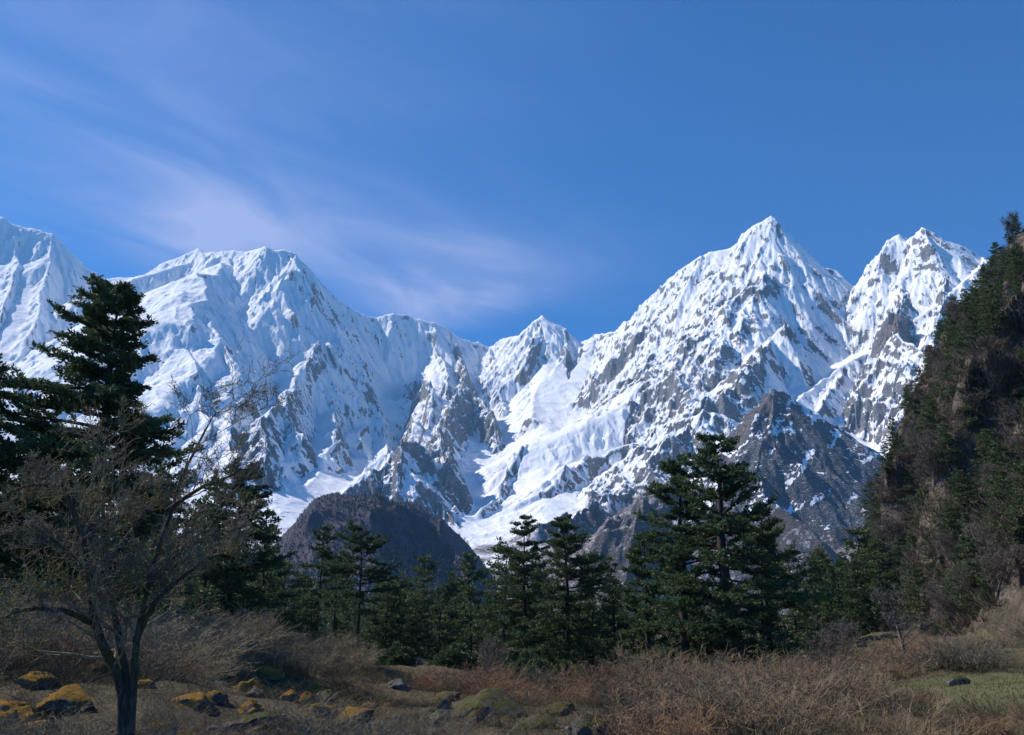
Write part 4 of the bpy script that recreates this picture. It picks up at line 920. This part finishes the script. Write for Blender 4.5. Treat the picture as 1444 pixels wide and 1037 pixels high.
for i, (px, py, k, m_, mk, spx, fl, lab) in enumerate([
 (95, 990, 0, MRO, 'o', 50, .6, 'largest orange-lichened boulder left of the mossy tree trunk'), (50, 1026, 1, MRO, 'o', 42, .5, 'low orange boulder in the lower left corner'), (205, 965, 2, MRO, 'o', 20, .8, 'small orange-topped stone right beside the mossy tree trunk'),
 (375, 950, 3, MRO, 'o', 32, .6, 'orange-brown boulder under the pointed dark fir, left of a pair'), (405, 965, 4, MRO, 'o', 26, .5, 'flat bright orange stone between two orange boulders'), (445, 975, 0, MRO, 'o', 34, .6, 'orange boulder with a dark hollow side, right of the flat orange stone'),
 (402, 917, 1, MRO, 'o', 9, .7, 'tiny orange stone highest up the left heath'), (490, 1015, 5, MRO, 'o', 45, .55, 'brownish orange boulder with grey patches at the bottom, left of centre'), (270, 990, 2, MRO, 'o', 40, .55, 'dull orange boulder at the bottom between trunk and grey rocks'),
 (225, 1025, 3, MRO, 'o', 34, .6, 'orange boulder just right of the trunk at the bottom edge'), (375, 1018, 4, MRG, 'g', 48, .6, 'grey-green boulder at the bottom, left of the brownish orange one'), (690, 1005, 0, MRG, 'g', 78, .6, 'largest mossy boulder with a dark front at bottom centre'),
 (632, 985, 1, MRG, 'g', 34, .75, 'dark rounded rock left above the largest mossy boulder'), (790, 1000, 3, MRG, 'g', 30, .7, 'dark mossy rock right of the largest boulder'), (835, 1008, 4, MRB, 'b', 22, .7, 'grey rock right of the dark mossy rock'),
 (755, 1022, 5, MRG, 'g', 45, .5, 'low mossy rock at the right foot of the largest boulder'), (880, 1026, 2, MRB, 'b', 18, .6, 'pale rock at the bottom edge right of centre'), (920, 1030, 3, MRB, 'b', 14, .6, 'small pale stone beside the pale rock at the bottom edge'),
 (460, 985, 2, MRG, 'g', 24, .9, 'dark upright rock in front of the orange boulders'), (330, 1026, 1, MRB, 'b', 40, .5, 'grey boulder at the bottom edge below the dark thicket'), (565, 965, 5, MRB, 'b', 22, .7, 'grey rock half hidden in shrubs at left centre'),
 (1340, 905, 4, MRB, 'b', 20, .8, 'grey rock on the slope below the hollow in the hillside'), (140, 940, 5, MRO, 'o', 24, .6, 'small orange boulder behind the trunk, far up the left heath'), (15, 1000, 4, MRO, 'o', 30, .6, 'orange boulder on the left edge')]):
    D = ydist(px, min(py+6, 1036)); boulder(k, m_, mk, px, py, D, spx*D/FPX*.82, lab, None, i*1.7, fl*1.1)
for i in range(96):
    px = R_.uniform(0, 1430) if i % 2 else R_.uniform(0, 640); D = R_.uniform(11, 48)**1.0; ora = px < 560 and R_.random() < .75
    boulder(R_.randrange(6), MRO if ora else (MRG if i % 2 else MRB), 'o' if ora else ('g' if i % 2 else 'b'), px, 950, D, R_.uniform(.14, .5)*(1.5 if D > 22 else .9), 'small orange-lichened stone lying in the left heath' if ora else ('small dark mossy stone among the shrubs' if i % 2 else 'small grey stone among the shrubs'),
        'orange stones of the heath' if ora else ('mossy stones of the heath' if i % 2 else 'grey stones of the heath'), R_.uniform(0, 6), R_.uniform(.7, 1.1))

def bush_mesh(seed):
    r = np.random.default_rng(seed); n = 9000; d = nrm(r.normal(0, 1, (n, 3))); d[:, 2] = np.abs(d[:, 2]); rad = (.55+.45*r.random(n)**.5)*(1+.35*fbm(d[:, 0]*2.5+seed, d[:, 1]*2.5+d[:, 2]*2, 3, seed)); P = d*rad[:, None]*np.array([1, 1, 1.1])
    ax = nrm(d + r.normal(0, .5, (n, 3)) + np.array([0, 0, .4])); ln = r.uniform(.08, .2, n); wv = nrm(np.cross(ax, r.normal(0, 1, (n, 3))))*(ln*.2)[:, None]
    V = np.stack([P, P+ax*ln[:, None]*.5+wv, P+ax*ln[:, None], P+ax*ln[:, None]*.5-wv], 1).reshape(-1, 3); return V, np.arange(n*4).reshape(n, 4), np.repeat(np.clip(.4+.4*(rad-.8)+r.normal(0, .15, n), 0, 1), 4)
BM = bush_mesh(301)
for i, (px, D, s, lab) in enumerate([(742, 88, 2.6, 'rounded green bush at the foot of the flat-tufted pine'), (1188, 84, 2.2, 'green bush between the two small leafless trees'), (1092, 78, 1.6, 'green bush at the right foot of the thick-trunked pair'),
    (880, 95, 2.4, 'green bush at the left foot of the thick-trunked pair'), (640, 110, 2.6, 'low green bush in front of the middle forest'), (560, 112, 2.2, 'low green bush right of the bare-trunked pines'), (820, 92, 1.8, 'small green bush under the layered pine'), (430, 105, 2.2, 'low green bush under the pointed dark fir')]):
    x, y = xy(px, D); o = mesh_np('green_bush', *BM[:2], MF, False, None, {'tone': BM[2]}) if i == 0 else bo.copy()
    if i: link(o)
    bo = o; o.location = (x, y, gz(x, y)-.1); o.scale = (s, s, s*R_.uniform(.8, 1.1)); o.rotation_euler = (0, 0, i*1.3); tag(o, lab, 'bush')
def haze(density=5e-5):
    me = bpy.data.meshes.new('haze'); x0, x1, y0, y1, z0, z1 = -9000, 9000, -600, 10600, -620, 4700
    v = [(x, y, z) for x in (x0, x1) for y in (y0, y1) for z in (z0, z1)]
    me.from_pydata(v, [], [(0,1,3,2),(4,6,7,5),(0,4,5,1),(2,3,7,6),(0,2,6,4),(1,5,7,3)])
    o = link(bpy.data.objects.new('haze', me)); o['kind'] = 'stuff'
    m = bpy.data.materials.new('air'); m.use_nodes = True; t = m.node_tree; t.nodes.clear()
    pv = t.nodes.new('ShaderNodeVolumePrincipled'); pv.inputs['Color'].default_value = (0.34, 0.66, 1.0, 1)
    pv.inputs['Density'].default_value = density; pv.inputs['Anisotropy'].default_value = 0.1
    out = t.nodes.new('ShaderNodeOutputMaterial'); t.links.new(pv.outputs[0], out.inputs['Volume'])
    me.materials.append(m); return o
haze(3.6e-5)
